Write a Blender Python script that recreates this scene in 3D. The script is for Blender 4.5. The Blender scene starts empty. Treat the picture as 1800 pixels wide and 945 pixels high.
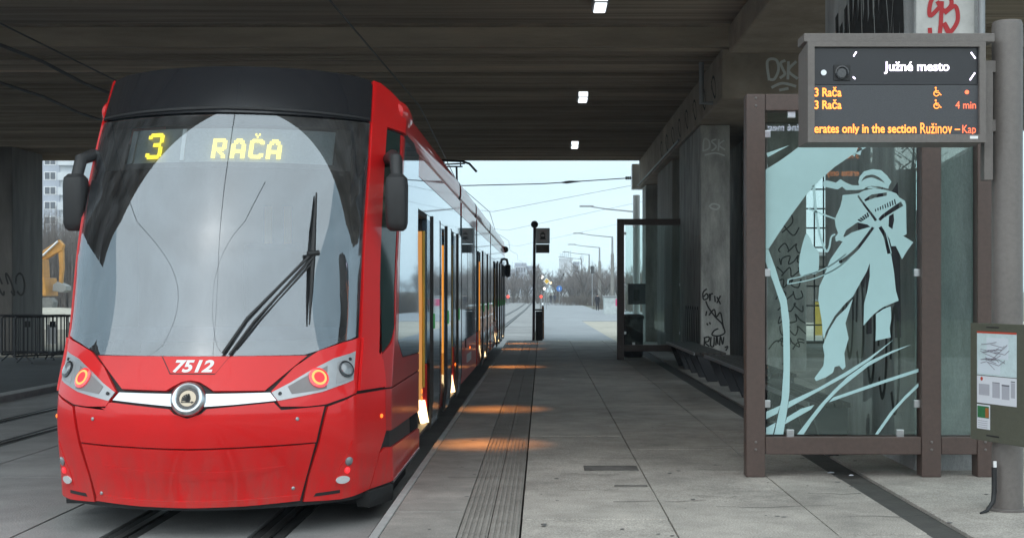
import bpy, bmesh, math, random
from mathutils import Vector
random.seed(7)
C = bpy.context.scene.collection
SC = bpy.context.scene
R = math.radians
PI = math.pi

# ------------------------------------------------------------------ camera, sky, sun, exposure
F, VX, VY, H = 2300.0, 953.0, 512.0, 1.70
cam = bpy.data.cameras.new("camera"); camo = bpy.data.objects.new("camera", cam); C.objects.link(camo)
camo.location = (0, 0, H); camo.rotation_euler = (R(90), 0, 0)
cam.sensor_width = 36; cam.lens = 36 * F / 1800
cam.shift_x = -(VX - 900) / 1800; cam.shift_y = (VY - 472.5) / 1800
cam.clip_end = 8000
SC.camera = camo
W = bpy.data.worlds.new("World"); SC.world = W; W.use_nodes = True
nt = W.node_tree; bg = nt.nodes["Background"]
sky = nt.nodes.new("ShaderNodeTexSky"); sky.sky_type = 'NISHITA'; sky.sun_disc = False
SUN_EL, SUN_AZ = 45, 192      # azimuth clockwise from +Y: behind the camera
sky.sun_elevation = R(SUN_EL); sky.sun_rotation = R(SUN_AZ)
sky.air_density = 1.0; sky.dust_density = 1.5; sky.ozone_density = 1.0
hs = nt.nodes.new("ShaderNodeHueSaturation"); hs.inputs['Saturation'].default_value = 0.45
tc = nt.nodes.new("ShaderNodeTexCoord"); mp = nt.nodes.new("ShaderNodeMapping"); mp.inputs['Scale'].default_value = (1.6, 1.6, 5)
nz = nt.nodes.new("ShaderNodeTexNoise"); nz.inputs['Scale'].default_value = 1.6; nz.inputs['Detail'].default_value = 6
rp = nt.nodes.new("ShaderNodeMapRange"); rp.inputs['From Min'].default_value = .35; rp.inputs['From Max'].default_value = .7
rp.inputs['To Min'].default_value = .88; rp.inputs['To Max'].default_value = 1.12
ml = nt.nodes.new("ShaderNodeMix"); ml.data_type = 'RGBA'; ml.blend_type = 'MULTIPLY'; ml.inputs['Factor'].default_value = 1
nt.links.new(tc.outputs['Generated'], mp.inputs[0]); nt.links.new(mp.outputs[0], nz.inputs['Vector'])
nt.links.new(nz.outputs[0], rp.inputs[0])
cl = nt.nodes.new("ShaderNodeMix"); cl.data_type = 'RGBA'; cl.inputs['Factor'].default_value = .85   # thin even cloud over the clear sky
cl.inputs[7].default_value = (1.62, 2.26, 2.55, 1); nt.links.new(hs.outputs[0], cl.inputs[6])
nt.links.new(sky.outputs[0], hs.inputs['Color']); nt.links.new(cl.outputs[2], ml.inputs[6]); nt.links.new(rp.outputs[0], ml.inputs[7])
nt.links.new(ml.outputs[2], bg.inputs[0]); bg.inputs[1].default_value = 0.12
sl = bpy.data.lights.new("sun", 'SUN'); sl.energy = 0.55; sl.angle = R(120); sl.color = (1, .96, .9)
so = bpy.data.objects.new("sun", sl); C.objects.link(so)
sd = Vector((math.sin(R(SUN_AZ)) * math.cos(R(SUN_EL)), math.cos(R(SUN_AZ)) * math.cos(R(SUN_EL)), math.sin(R(SUN_EL))))
so.rotation_euler = (-sd).to_track_quat('-Z', 'Y').to_euler(); so.location = sd * 50
SC.view_settings.view_transform = 'Standard'; SC.view_settings.look = 'None'
SC.view_settings.exposure = 2.0; SC.view_settings.gamma = 1
SC.cycles.max_bounces = 10; SC.cycles.diffuse_bounces = 5; SC.cycles.glossy_bounces = 5; SC.cycles.transparent_max_bounces = 16
SC.cycles.sample_clamp_indirect = 6

# ------------------------------------------------------------------ materials
MATS = {}
def mat(name, col, rough=.6, metal=0, var=0, scale=4, bump=0, bscale=30, coat=0, spec=None, emit=None, est=0, stretch=(1, 1, 1), var2=0, scale2=.5, fine=0):
    """principled with two object-space noise layers that vary the colour, plus a fine bump"""
    if name in MATS: return MATS[name]
    m = bpy.data.materials.new(name); m.use_nodes = True
    n = m.node_tree; b = n.nodes["Principled BSDF"]; L = n.links.new
    b.inputs['Base Color'].default_value = (*col, 1); b.inputs['Roughness'].default_value = rough; b.inputs['Metallic'].default_value = metal
    if coat: b.inputs['Coat Weight'].default_value = coat; b.inputs['Coat Roughness'].default_value = .04
    if spec is not None: b.inputs['Specular IOR Level'].default_value = spec
    if emit: b.inputs['Emission Color'].default_value = (*emit, 1); b.inputs['Emission Strength'].default_value = est
    if var or bump or var2 or fine:
        g = n.nodes.new("ShaderNodeNewGeometry"); mpn = n.nodes.new("ShaderNodeMapping"); mpn.inputs['Scale'].default_value = stretch
        L(g.outputs['Position'], mpn.inputs[0])
    last = None
    for v, s, dt in ((var, scale, 8), (var2, scale2, 5), (fine, 90, 2)):
        if not v: continue
        q = n.nodes.new("ShaderNodeTexNoise"); q.inputs['Scale'].default_value = s; q.inputs['Detail'].default_value = dt; q.inputs['Roughness'].default_value = .65
        L(mpn.outputs[0], q.inputs['Vector'])
        r = n.nodes.new("ShaderNodeMapRange"); r.inputs['From Min'].default_value = .3; r.inputs['From Max'].default_value = .7
        r.inputs['To Min'].default_value = 1 - v; r.inputs['To Max'].default_value = 1 + v * .6; L(q.outputs[0], r.inputs[0])
        x = n.nodes.new("ShaderNodeMix"); x.data_type = 'RGBA'; x.blend_type = 'MULTIPLY'; x.inputs['Factor'].default_value = 1
        if last is None: x.inputs[6].default_value = (*col, 1)
        else: L(last, x.inputs[6])
        L(r.outputs[0], x.inputs[7]); last = x.outputs[2]
    if last is not None: L(last, b.inputs['Base Color'])
    if bump:
        q = n.nodes.new("ShaderNodeTexNoise"); q.inputs['Scale'].default_value = bscale; q.inputs['Detail'].default_value = 6
        L(mpn.outputs[0], q.inputs['Vector'])
        bp = n.nodes.new("ShaderNodeBump"); bp.inputs['Strength'].default_value = bump; bp.inputs['Distance'].default_value = .02
        L(q.outputs[0], bp.inputs['Height']); L(bp.outputs[0], b.inputs['Normal'])
    MATS[name] = m; return m
def glass(name, tint, refl, rough=0.0, gcol=(.9, .95, 1), dirt=0):
    """thin pane: see-through tint plus an even mirror share that rises at grazing angles"""
    m = bpy.data.materials.new(name); m.use_nodes = True; n = m.node_tree; n.nodes.clear(); L = n.links.new
    o = n.nodes.new("ShaderNodeOutputMaterial"); t = n.nodes.new("ShaderNodeBsdfTransparent"); t.inputs[0].default_value = (*tint, 1)
    gl = n.nodes.new("ShaderNodeBsdfGlossy"); gl.inputs['Color'].default_value = (*gcol, 1); gl.inputs['Roughness'].default_value = rough
    lw = n.nodes.new("ShaderNodeLayerWeight"); lw.inputs[0].default_value = .35
    r = n.nodes.new("ShaderNodeMapRange"); r.inputs['To Min'].default_value = refl; r.inputs['To Max'].default_value = .95
    L(lw.outputs['Fresnel'], r.inputs[0])
    mx = n.nodes.new("ShaderNodeMixShader"); L(r.outputs[0], mx.inputs[0]); L(t.outputs[0], mx.inputs[1]); L(gl.outputs[0], mx.inputs[2])
    res = mx.outputs[0]
    if dirt:
        g = n.nodes.new("ShaderNodeNewGeometry"); mpn = n.nodes.new("ShaderNodeMapping"); mpn.inputs['Scale'].default_value = (9, 9, 1.2); L(g.outputs['Position'], mpn.inputs[0])
        q = n.nodes.new("ShaderNodeTexNoise"); q.inputs['Scale'].default_value = 1.3; q.inputs['Detail'].default_value = 7; L(mpn.outputs[0], q.inputs['Vector'])
        rr = n.nodes.new("ShaderNodeMapRange"); rr.inputs['From Min'].default_value = .35; rr.inputs['From Max'].default_value = .75
        rr.inputs['To Min'].default_value = dirt * .15; rr.inputs['To Max'].default_value = dirt; L(q.outputs[0], rr.inputs[0])
        d = n.nodes.new("ShaderNodeBsdfDiffuse"); d.inputs[0].default_value = (.42, .43, .45, 1)
        m2 = n.nodes.new("ShaderNodeMixShader"); L(rr.outputs[0], m2.inputs[0]); L(res, m2.inputs[1]); L(d.outputs[0], m2.inputs[2]); res = m2.outputs[0]
    L(res, o.inputs[0]); MATS[name] = m; return m
def emis(name, col, st):
    m = bpy.data.materials.new(name); m.use_nodes = True; b = m.node_tree.nodes["Principled BSDF"]
    b.inputs['Base Color'].default_value = (*[c * .3 for c in col], 1); b.inputs['Emission Color'].default_value = (*col, 1); b.inputs['Emission Strength'].default_value = st
    MATS[name] = m; return m

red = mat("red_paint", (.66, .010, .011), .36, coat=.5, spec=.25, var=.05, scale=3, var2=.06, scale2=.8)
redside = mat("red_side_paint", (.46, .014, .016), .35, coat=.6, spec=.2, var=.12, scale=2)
def grime(m, col, zlo, zhi, amt):
    """road dirt thrown up from below: broken, streaky film that thins out with height"""
    n = m.node_tree; L = n.links.new; b = n.nodes["Principled BSDF"]; src = b.inputs['Base Color'].links[0].from_socket
    g = n.nodes.new("ShaderNodeNewGeometry"); sp = n.nodes.new("ShaderNodeSeparateXYZ"); L(g.outputs['Position'], sp.inputs[0])
    r = n.nodes.new("ShaderNodeMapRange"); r.inputs['From Min'].default_value = zhi; r.inputs['From Max'].default_value = zlo; L(sp.outputs[2], r.inputs[0])
    mpn = n.nodes.new("ShaderNodeMapping"); mpn.inputs['Scale'].default_value = (7, 7, 2); L(g.outputs['Position'], mpn.inputs[0])
    q = n.nodes.new("ShaderNodeTexNoise"); q.inputs['Scale'].default_value = 2; q.inputs['Detail'].default_value = 8; q.inputs['Roughness'].default_value = .7; L(mpn.outputs[0], q.inputs['Vector'])
    r2 = n.nodes.new("ShaderNodeMapRange"); r2.inputs['From Min'].default_value = .35; r2.inputs['From Max'].default_value = .75; r2.inputs['To Max'].default_value = amt; L(q.outputs[0], r2.inputs[0])
    mu = n.nodes.new("ShaderNodeMath"); mu.operation = 'MULTIPLY'; L(r.outputs[0], mu.inputs[0]); L(r2.outputs[0], mu.inputs[1])
    x = n.nodes.new("ShaderNodeMix"); x.data_type = 'RGBA'; L(mu.outputs[0], x.inputs['Factor']); L(src, x.inputs[6]); x.inputs[7].default_value = (*col, 1); L(x.outputs[2], b.inputs['Base Color'])
grime(red, (.16, .10, .08), .2, .75, .55); grime(redside, (.13, .09, .075), .25, 1.3, .6)
blackgloss = mat("black_gloss", (.012, .013, .016), .22, coat=.5)
black = mat("black_plastic", (.012, .012, .013), .6)
rubber = mat("black_rubber", (.018, .018, .018), .8, bump=.2, bscale=60)
sideglass = mat("side_glass", (.26, .40, .52), .03, .75)
cabglass = mat("cab_glass", (.012, .03, .028), .05, spec=.5)
wscreen = glass("windscreen_glass", (.66, .72, .74), .17, dirt=.10)
shelterglass = glass("shelter_glass", (.85, .92, .90), .02, dirt=.012, gcol=(.85, 1, .97))
chrome = mat("brushed_silver", (.62, .64, .66), .28, 1, var=.08, scale=6, stretch=(1, 1, 12))
silver = mat("silver_plastic", (.42, .42, .43), .35, .6, var=.08, scale=12)
lens = mat("clear_lens", (.18, .19, .2), .08, spec=1, coat=1)
redlamp = emis("red_lamp", (1, .03, .04), .36)
ringlamp = emis("ring_lamp", (1, .22, .06), .75)
amber = emis("amber_lamp", (1, .16, .02), .6)
ledyel = emis("led_yellow", (1, .76, .05), .75)
ledor = emis("led_orange", (1, .25, .04), .80)
ledred = emis("led_red_orange", (1, .15, .06), .6)
ledwh = emis("led_white", (.86, .78, 1), 1.3)
doorglow = mat('door_glow', (.06, .03, .01), .5, emit=(1, .36, .05), est=.42)
doorglow_dim = mat('door_glow_dim', (.06, .04, .02), .5, emit=(1, .45, .12), est=.14)
stepglow = emis("step_glow", (1, .70, .34), 1.0)
whitepaint = mat("white_paint", (.75, .75, .75), .5)
signgrey = mat("sign_screen", (.24, .265, .27), .3, var=.2, scale=60)
ledscreen = mat("led_matrix_screen", (.042, .045, .050), .5, var=.35, scale=160, emit=(.5, .55, .65), est=.006)
brown = mat("brown_steel", (.08, .052, .043), .45, var=.18, scale=25, bump=.12, bscale=150, var2=.12, scale2=1.2)
greybrown = mat("grey_brown_steel", (.145, .128, .118), .5, var=.14, scale=30, bump=.15, bscale=160, var2=.1, scale2=1.5)
olive = mat("olive_steel", (.088, .09, .066), .5, var=.12, scale=40, bump=.12, bscale=160)
paper = mat("paper", (.66, .67, .72), .6)
decal = mat("cyan_film", (.38, .57, .575), .5, var=.04, scale=8)
concpl = mat("platform_concrete", (.43, .39, .345), .8, var=.34, scale=2.2, bump=.35, bscale=70, var2=.30, scale2=.35, fine=.45)
concdk = mat("edge_concrete", (.29, .265, .24), .75, var=.32, scale=2.6, bump=.35, bscale=80, var2=.3, scale2=.5, fine=.25)
tactm = mat("tactile_concrete", (.26, .235, .21), .75, var=.25, scale=4, bump=.3, bscale=80, var2=.22, scale2=.6, fine=.2)
kerbm = mat("kerb_concrete", (.32, .315, .305), .75, var=.2, scale=5, bump=.3, bscale=70)
channel = mat("drain_channel", (.06, .056, .05), .8, var=.3, scale=6, bump=.3)
trackm = mat("track_concrete", (.29, .283, .275), .8, var=.25, scale=1.4, bump=.3, bscale=60, var2=.3, scale2=.3, fine=.22)
asphalt = mat("dark_asphalt", (.05, .05, .052), .9, var=.25, scale=2, bump=.4, bscale=80, var2=.2, scale2=.3)
steelrail = mat("rail_steel", (.22, .21, .20), .35, .8, var=.2, scale=8)
groove = mat("rail_groove", (.02, .019, .018), .8)
deckm = mat("deck_concrete", (.45, .375, .295), .9, var=.5, scale=1.1, bump=.6, bscale=22, var2=.4, scale2=.3, stretch=(.14, 5, 1))
deckside = mat("beam_concrete", (.36, .30, .24), .9, var=.3, scale=1.5, bump=.3, bscale=20, var2=.3, scale2=.4)
pierm = mat("pier_concrete", (.30, .28, .25), .9, var=.4, scale=2, bump=.35, bscale=30, var2=.35, scale2=.45, stretch=(2.2, 2.2, .28))
pierlt = mat("pale_pier_concrete", (.40, .395, .37), .9, var=.5, scale=2.2, bump=.4, bscale=22, var2=.25, scale2=.7, stretch=(1.6, 1.6, .5), fine=.15)
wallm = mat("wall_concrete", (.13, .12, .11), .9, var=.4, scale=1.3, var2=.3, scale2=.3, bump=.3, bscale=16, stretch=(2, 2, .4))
pathm = mat("pale_path", (.28, .29, .30), .85, var=.12, scale=.8, var2=.12, scale2=.1, fine=.1)
gravelm = mat("beige_gravel", (.42, .385, .32), .95, var=.25, scale=3, bump=.4, bscale=30, var2=.2, scale2=.15)
earthm = mat("bare_earth", (.22, .185, .14), .95, var=.35, scale=.8, bump=.4, bscale=5, var2=.25, scale2=.08)
groundm = mat("ground_grass", (.15, .14, .095), .95, var=.35, scale=.4, bump=.3, bscale=3, var2=.3, scale2=.03)
galv = mat("galvanised_steel", (.30, .31, .32), .5, .4, var=.12, scale=6)
polegrey = mat("concrete_mast", (.22, .215, .20), .8, var=.15, scale=2)
blackst = mat("black_steel", (.016, .016, .02), .5)
darkwood = mat("dark_wood", (.035, .028, .024), .55, var=.3, scale=8, stretch=(6, .6, 6), bump=.2, bscale=20)
spray = mat("black_spray", (.012, .012, .012), .8)
sprayw = mat("pale_spray", (.55, .57, .55), .8)
sprayr = mat("red_spray", (.42, .025, .03), .7)
spraywhite = mat("white_patch", (.55, .55, .53), .85, var=.2, scale=5, var2=.15, scale2=1.5)
spraypurple = mat("purple_spray", (.07, .045, .075), .85, var=.3, scale=4)
yellow = mat("machine_yellow", (.46, .22, .045), .55, var=.25, scale=4)
facade = mat("facade_pale", (.42, .45, .52), .85, var=.08, scale=.5, var2=.08, scale2=.08)
facadew = mat("facade_white", (.60, .63, .66), .8, var=.06, scale=.4)
winm = mat("window_dark", (.05, .06, .08), .15, spec=.6)
bark = mat("bark", (.085, .07, .058), .95, var=.3, scale=6)
twig = mat("twig", (.17, .145, .13), .95, var=.25, scale=2)
shrubm = mat("dry_shrub", (.12, .098, .078), .95, var=.3, scale=2)
wire = mat("wire", (.05, .055, .06), .6)
sk = mat("skin", (.45, .27, .2), .6); clothd = mat("dark_cloth", (.012, .012, .018), .85); clothb = mat("blue_cloth", (.03, .035, .06), .85); hairm = mat("hair", (.02, .015, .012), .8)
roadred = emis("far_red_light", (1, .06, .03), .6); roadwhite = emis("far_white_light", (1, .97, .9), 1.5)
blue = mat("sign_blue", (.03, .16, .5), .5); signyel = mat("sign_yellow", (.7, .42, .03), .5); orange = mat("orange_pole", (.62, .30, .09), .5)

# ------------------------------------------------------------------ builders
def wloc(o):
    v = Vector((0, 0, 0))
    while o is not None: v += o.location; o = o.parent
    return v
def tag(o, label=None, cat=None, group=None, kind=None):
    if label: o['label'] = label
    if cat: o['category'] = cat
    if group: o['group'] = group
    if kind: o['kind'] = kind
    return o
def thing(name, label, cat, loc=(0, 0, 0), group=None, rz=0):
    o = bpy.data.objects.new(name, None); C.objects.link(o); o.location = loc; o.rotation_euler = (0, 0, rz); o.empty_display_size = .2
    return tag(o, label, cat, group)
def kids(o): return [c for c in bpy.data.objects if c.parent == o]
def copy_tree(o, parent=None, loc=None, rz=None, label=None):
    c = o.copy(); C.objects.link(c); c.parent = parent
    if loc is not None: c.location = loc
    if rz is not None: c.rotation_euler = (0, 0, rz)
    if label: c['label'] = label
    for ch in kids(o): copy_tree(ch, c)
    return c
class MB:
    def __init__(s): s.v = []; s.f = []; s.m = []; s.mi = 0
    def add(s, vs, fs):
        b = len(s.v); s.v += [tuple(p) for p in vs]; s.f += [tuple(i + b for i in f) for f in fs]; s.m += [s.mi] * len(fs); return s
    def box(s, x0, x1, y0, y1, z0, z1):
        vs = [(x, y, z) for z in (z0, z1) for y in (y0, y1) for x in (x0, x1)]
        return s.add(vs, [(0, 2, 3, 1), (4, 5, 7, 6), (0, 1, 5, 4), (2, 6, 7, 3), (0, 4, 6, 2), (1, 3, 7, 5)])
    def quad(s, a, b, c, d): return s.add([a, b, c, d], [(0, 1, 2, 3)])
    def prism(s, pts, d):
        """closed polygon of 3D points pushed along vector d"""
        n = len(pts); q = [Vector(p) for p in pts]; d = Vector(d)
        return s.add(list(q) + [p + d for p in q], [tuple(range(n))[::-1], tuple(range(n, 2 * n))] + [(i, (i + 1) % n, n + (i + 1) % n, n + i) for i in range(n)])
    def tube(s, pts, r, n=8, cap=True):
        pts = [Vector(p) for p in pts]; k = len(pts); rs = r if isinstance(r, (list, tuple)) else [r] * k
        vs = []; up = Vector((0, 0, 1)); ref = None
        for i, p in enumerate(pts):
            t = (pts[min(i + 1, k - 1)] - pts[max(i - 1, 0)]).normalized()
            if ref is None: ref = t.cross(up) if abs(t.z) < .95 else t.cross(Vector((0, 1, 0)))
            ref = (ref - t * ref.dot(t)).normalized(); bi = t.cross(ref)
            for j in range(n):
                a = 2 * PI * j / n; vs.append(p + (ref * math.cos(a) + bi * math.sin(a)) * rs[i])
        fs = [(i * n + j, i * n + (j + 1) % n, (i + 1) * n + (j + 1) % n, (i + 1) * n + j) for i in range(k - 1) for j in range(n)]
        if cap: fs += [tuple(range(n))[::-1], tuple(range((k - 1) * n, k * n))]
        return s.add(vs, fs)
    def ribbon(s, pts, w, nrm, lift=.003):
        """flat painted stroke lying on a plane with normal nrm"""
        nrm = Vector(nrm).normalized(); s.rl = getattr(s, 'rl', 0) + 1; pts = [Vector(p) + nrm * (lift + .0003 * s.rl + i * .00005) for i, p in enumerate(pts)]; k = len(pts); vs = []
        for i, p in enumerate(pts):
            t = (pts[min(i + 1, k - 1)] - pts[max(i - 1, 0)]).normalized(); sd_ = nrm.cross(t)
            ww = w[i] if isinstance(w, (list, tuple)) else w
            vs += [p + sd_ * ww / 2, p - sd_ * ww / 2]
        return s.add(vs, [(2 * i, 2 * i + 1, 2 * i + 3, 2 * i + 2) for i in range(k - 1)])
    def disc(s, c, r, nrm, n=24, rz=1.0, d=.003):
        nrm = Vector(nrm).normalized(); a = nrm.orthogonal().normalized() if abs(nrm.z) > .9 else Vector((0, 0, 1)).cross(nrm).normalized(); b = nrm.cross(a)
        pts = [Vector(c) + a * r * math.cos(2 * PI * i / n) + b * r * rz * math.sin(2 * PI * i / n) for i in range(n)]
        return s.prism(pts, nrm * d)
    def ring(s, c, r0, r1, nrm, n=28, d=.01):
        nrm = Vector(nrm).normalized(); a = Vector((0, 0, 1)).cross(nrm).normalized(); b = nrm.cross(a); c = Vector(c); vs = []
        for i in range(n):
            u = a * math.cos(2 * PI * i / n) + b * math.sin(2 * PI * i / n)
            vs += [c + u * r0, c + u * r1, c + u * r0 + nrm * d, c + u * r1 + nrm * d]
        fs = []
        for i in range(n):
            p, q = 4 * i, 4 * ((i + 1) % n)
            fs += [(p + 2, q + 2, q + 3, p + 3), (p, p + 2, q + 2, q)[::-1], (p + 1, q + 1, q + 3, p + 3)[::-1]]
        return s.add(vs, fs)
    def lathe(s, prof, c, ax, n=28):
        """profile of (radius, height along ax)"""
        ax = Vector(ax).normalized(); a = ax.orthogonal().normalized(); b = ax.cross(a); c = Vector(c); vs = []
        for r, h in prof:
            for j in range(n): vs.append(c + ax * h + (a * math.cos(2 * PI * j / n) + b * math.sin(2 * PI * j / n)) * r)
        k = len(prof)
        return s.add(vs, [(i * n + j, i * n + (j + 1) % n, (i + 1) * n + (j + 1) % n, (i + 1) * n + j) for i in range(k - 1) for j in range(n)] + [tuple(range(n))[::-1], tuple(range((k - 1) * n, k * n))])
    def loft(s, secs):
        n = len(secs[0]); vs = [p for q in secs for p in q]; k = len(secs)
        return s.add(vs, [(i * n + j, i * n + (j + 1) % n, (i + 1) * n + (j + 1) % n, (i + 1) * n + j) for i in range(k - 1) for j in range(n)] + [tuple(range(n))[::-1], tuple(range((k - 1) * n, k * n))])
    def build(s, name, m, parent=None, smooth=False, bevel=0, fix=True):
        off = wloc(parent); me = bpy.data.meshes.new(name)
        me.from_pydata([tuple(Vector(p) - off) for p in s.v], [], s.f)
        ms = m if isinstance(m, (list, tuple)) else [m]
        for q in ms: me.materials.append(q)
        if len(ms) > 1: me.polygons.foreach_set("material_index", s.m)
        if fix:
            b = bmesh.new(); b.from_mesh(me); bmesh.ops.recalc_face_normals(b, faces=b.faces); b.to_mesh(me); b.free()
        if smooth:
            me.polygons.foreach_set("use_smooth", [True] * len(me.polygons)); me.set_sharp_from_angle(angle=R(38))
        me.update()
        o = bpy.data.objects.new(name, me); C.objects.link(o); o.parent = parent
        if bevel:
            bv = o.modifiers.new("edge", 'BEVEL'); bv.width = bevel; bv.segments = 2; bv.limit_method = 'ANGLE'; bv.angle_limit = R(50)
        return o
def struct(name, mb, m, **k): return tag(mb.build(name, m, **k), kind='structure')
def text(name, s, m, parent, x0, x1, z0, z1, y, back=False, bold=0.0, fn=None, d=.002, shear=0):
    cu = bpy.data.curves.new(name, 'FONT'); cu.body = s; cu.offset = bold; cu.shear = shear; cu.resolution_u = 3
    to = bpy.data.objects.new(name, cu); C.objects.link(to); bpy.context.view_layer.update()
    me = bpy.data.meshes.new_from_object(to.evaluated_get(bpy.context.evaluated_depsgraph_get())); bpy.data.objects.remove(to)
    xs = [v.co.x for v in me.vertices]; ys = [v.co.y for v in me.vertices]; a, b, c, e = min(xs), max(xs), min(ys), max(ys); off = wloc(parent)
    for v in me.vertices:
        u = (v.co.x - a) / (b - a); w = (v.co.y - c) / (e - c)
        if fn: p = fn(x0 + u * (x1 - x0), z0 + w * (z1 - z0))
        else: p = Vector((x1 - u * (x1 - x0) if back else x0 + u * (x1 - x0), y, z0 + w * (z1 - z0)))
        v.co = Vector(p) - off
    me.materials.append(m); o = bpy.data.objects.new(name, me); C.objects.link(o); o.parent = parent; return o
def at(px, py, Y): return Vector(((px - VX) / F * Y, Y, H - (py - VY) / F * Y))
def circ(cx, cy, r, n=16, a0=0, a1=360): return [(cx + r * math.cos(R(a0 + (a1 - a0) * i / n)), cy + r * math.sin(R(a0 + (a1 - a0) * i / n))) for i in range(n + 1)]

# ------------------------------------------------------------------ the ground
PZ = 0.22
def gz(y): return 0 if y < 45 else (-.38 if y > 150 else -.38 * (y - 45) / 105)
b = MB()
ys = [-60, -20, 0, 20, 45, 70, 100, 150, 220, 400, 800, 1800, 4000]; xs = [-3000, -600, -120, -40, -9, 0, 9, 40, 120, 600, 3000]
b.add([(x, y, gz(y) - .06) for y in ys for x in xs], [(j * len(xs) + i, j * len(xs) + i + 1, (j + 1) * len(xs) + i + 1, (j + 1) * len(xs) + i) for j in range(len(ys) - 1) for i in range(len(xs) - 1)])
struct("ground", b, groundm)
# paved track bed: long slabs with open joints, running out under the sky
b = MB()
for x0, x1 in ((-8.3, -7.20), (-6.97, -6.17), (-5.94, -5.35), (-5.34, -3.68), (-3.67, -3.06), (-2.80, -2.04), (-1.78, -1.2)):
    y = -12
    while y < 44.9:
        L = min(random.choice((3.0, 6.0, 6.0)), 45 - y); dz = random.uniform(-.002, .002)
        b.box(x0 + .006, x1 - .006, y + .005, y + L - .005, -.25, dz); y += L
for x0, x1 in ((-8.3, -7.32), (-6.86, -6.30), (-5.83, -3.06), (-2.80, -2.04), (-1.78, -.3)):
    for y0, y1 in ((45.01, 150), (150, 420)):
        b.prism([(x0, y0, gz(y0)), (x1, y0, gz(y0)), (x1, y1, gz(y1)), (x0, y1, gz(y1))], (0, 0, -.2))
struct("track_bed", b, trackm)
b = MB().box(-8.3, -1.06, -12, 45, -.3, -.03); struct("track_foundation", b, groove)
for xr in (-2.92, -1.91, -7.09, -6.06):
    b = MB()
    for y0, y1 in ((-12, 45), (45, 150), (150, 420)):
        b.mi = 0
        for u0, u1, dz in ((-.10, -.035, -.002), (.045, .12, -.002)): b.prism([(xr + u0, y0, gz(y0) + dz), (xr + u1, y0, gz(y0) + dz), (xr + u1, y1, gz(y1) + dz), (xr + u0, y1, gz(y1) + dz)], (0, 0, -.02))
        b.mi = 1
        b.prism([(xr - .033, y0, gz(y0) + .004), (xr + .02, y0, gz(y0) + .004), (xr + .02, y1, gz(y1) + .004), (xr - .033, y1, gz(y1) + .004)], (0, 0, -.02))
    struct("rail", b, [groove, steelrail])
b = MB().box(-60, -8.36, -12, 34, -.3, -.012); struct("side_road", b, asphalt)
b = MB().box(-8.62, -8.34, -12, 45, -.2, .09); struct("kerb", b, kerbm, bevel=.015)
b = MB().box(-60, -8.64, 34.02, 60, -.3, .0); struct("building_site_ground", b, earthm)
# platform slabs
b = MB()
for x0, x1, lo, hi in ((-.132, .824, 1.2, 2.4), (.824, 1.80, 1.2, 2.4), (1.80, 2.36, 2.0, 4.0), (2.60, 4.4, 2.5, 4), (4.4, 7, 3, 5), (7, 10, 3, 5)):
    y = -8.2
    while y < 39.6:
        L = random.uniform(lo, hi) if y < 14 else hi
        y1 = min(y + L, 39.6)
        if y1 - y > .05: b.box(x0 + .004, x1 - .004, y + .004, y1 - .004, PZ - .12, PZ + random.uniform(-.0025, .0025))
        y = y1
struct("platform", b, concpl, bevel=.004)
b = MB()
y = -8
while y < 39.6:
    y1 = min(y + 4.2, 39.6); b.box(-.985, -.522, y + .004, y1 - .004, PZ - .12, PZ + random.uniform(-.002, .002)); y = y1
struct("platform_edge", b, concdk, bevel=.004)
b = MB()
y = -8
while y < 39.6:
    y1 = min(y + 1.2, 39.6); b.box(-1.05, -.992, y + .003, y1 - .003, -.2, PZ); y = y1
struct("platform_kerb", b, kerbm, bevel=.008)
b = MB()
y = -8
while y < 39.6:
    y1 = min(y + .4, 39.6)
    for x0 in (-.516, -.326):
        b.box(x0, x0 + .184, y + .003, y1 - .003, PZ - .12, PZ - .004)
        for k in range(5): b.box(x0 + .014 + k * .035, x0 + .030 + k * .035, y + .003, y1 - .003, PZ - .003, PZ + .004)
    y = y1
struct("tactile_paving", b, tactm)
b = MB().box(2.365, 2.595, -8, 39.6, PZ - .12, PZ - .02); struct("drain_channel", b, channel)
b = MB().box(-1.04, 10, -8.2, 39.6, -.3, PZ - .121); struct("platform_base", b, groove)
b = MB().box(.35, .80, 10.82, 11.10, PZ - .02, PZ + .0065).box(.55, .80, 9.93, 9.99, PZ - .02, PZ + .0065); struct("worn_patch", b, mat("worn_concrete", (.12, .11, .10), .9, var=.5, scale=7, bump=.5, bscale=40), bevel=.003)
b = MB().box(-1.04, 10, 39.61, 39.95, -.2, PZ - .004); struct("platform_end_kerb", b, kerbm, bevel=.01)
b = MB()   # cracks and chips in the slabs
random.seed(31)
for x, y, n_ in ((1.95, 9.6, 5), (1.3, 10.9, 3), (.5, 9.2, 5), (1.2, 9.0, 6), (2.0, 8.6, 4), (.2, 9.75, 4), (.15, 10.6, 4), (1.05, 9.5, 4), (-.75, 10.4, 4), (.3, 13.5, 5), (1.4, 12.4, 5)):
    pts = [(x, y, PZ)]
    for k in range(n_): pts.append((pts[-1][0] + random.uniform(.05, .2), pts[-1][1] + random.uniform(-.05, .05), PZ))
    b.ribbon(pts, [random.uniform(.004, .014) for _ in pts], (0, 0, 1), .0045)
struct("paving_crack", b, groove, fix=False)
b = MB()
for k in range(70):
    x, y = random.uniform(-.9, 4.5), random.uniform(7.6, 15); b.disc((x, y, PZ + .0028), random.uniform(.008, .024), (0, 0, 1), 9, random.uniform(.6, 1), .0012)
tag(b.build("gum_spots", mat("old_gum", (.13, .125, .12), .8)), "dark trodden gum spots scattered over the near paving", "gum spots", kind="stuff")
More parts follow.
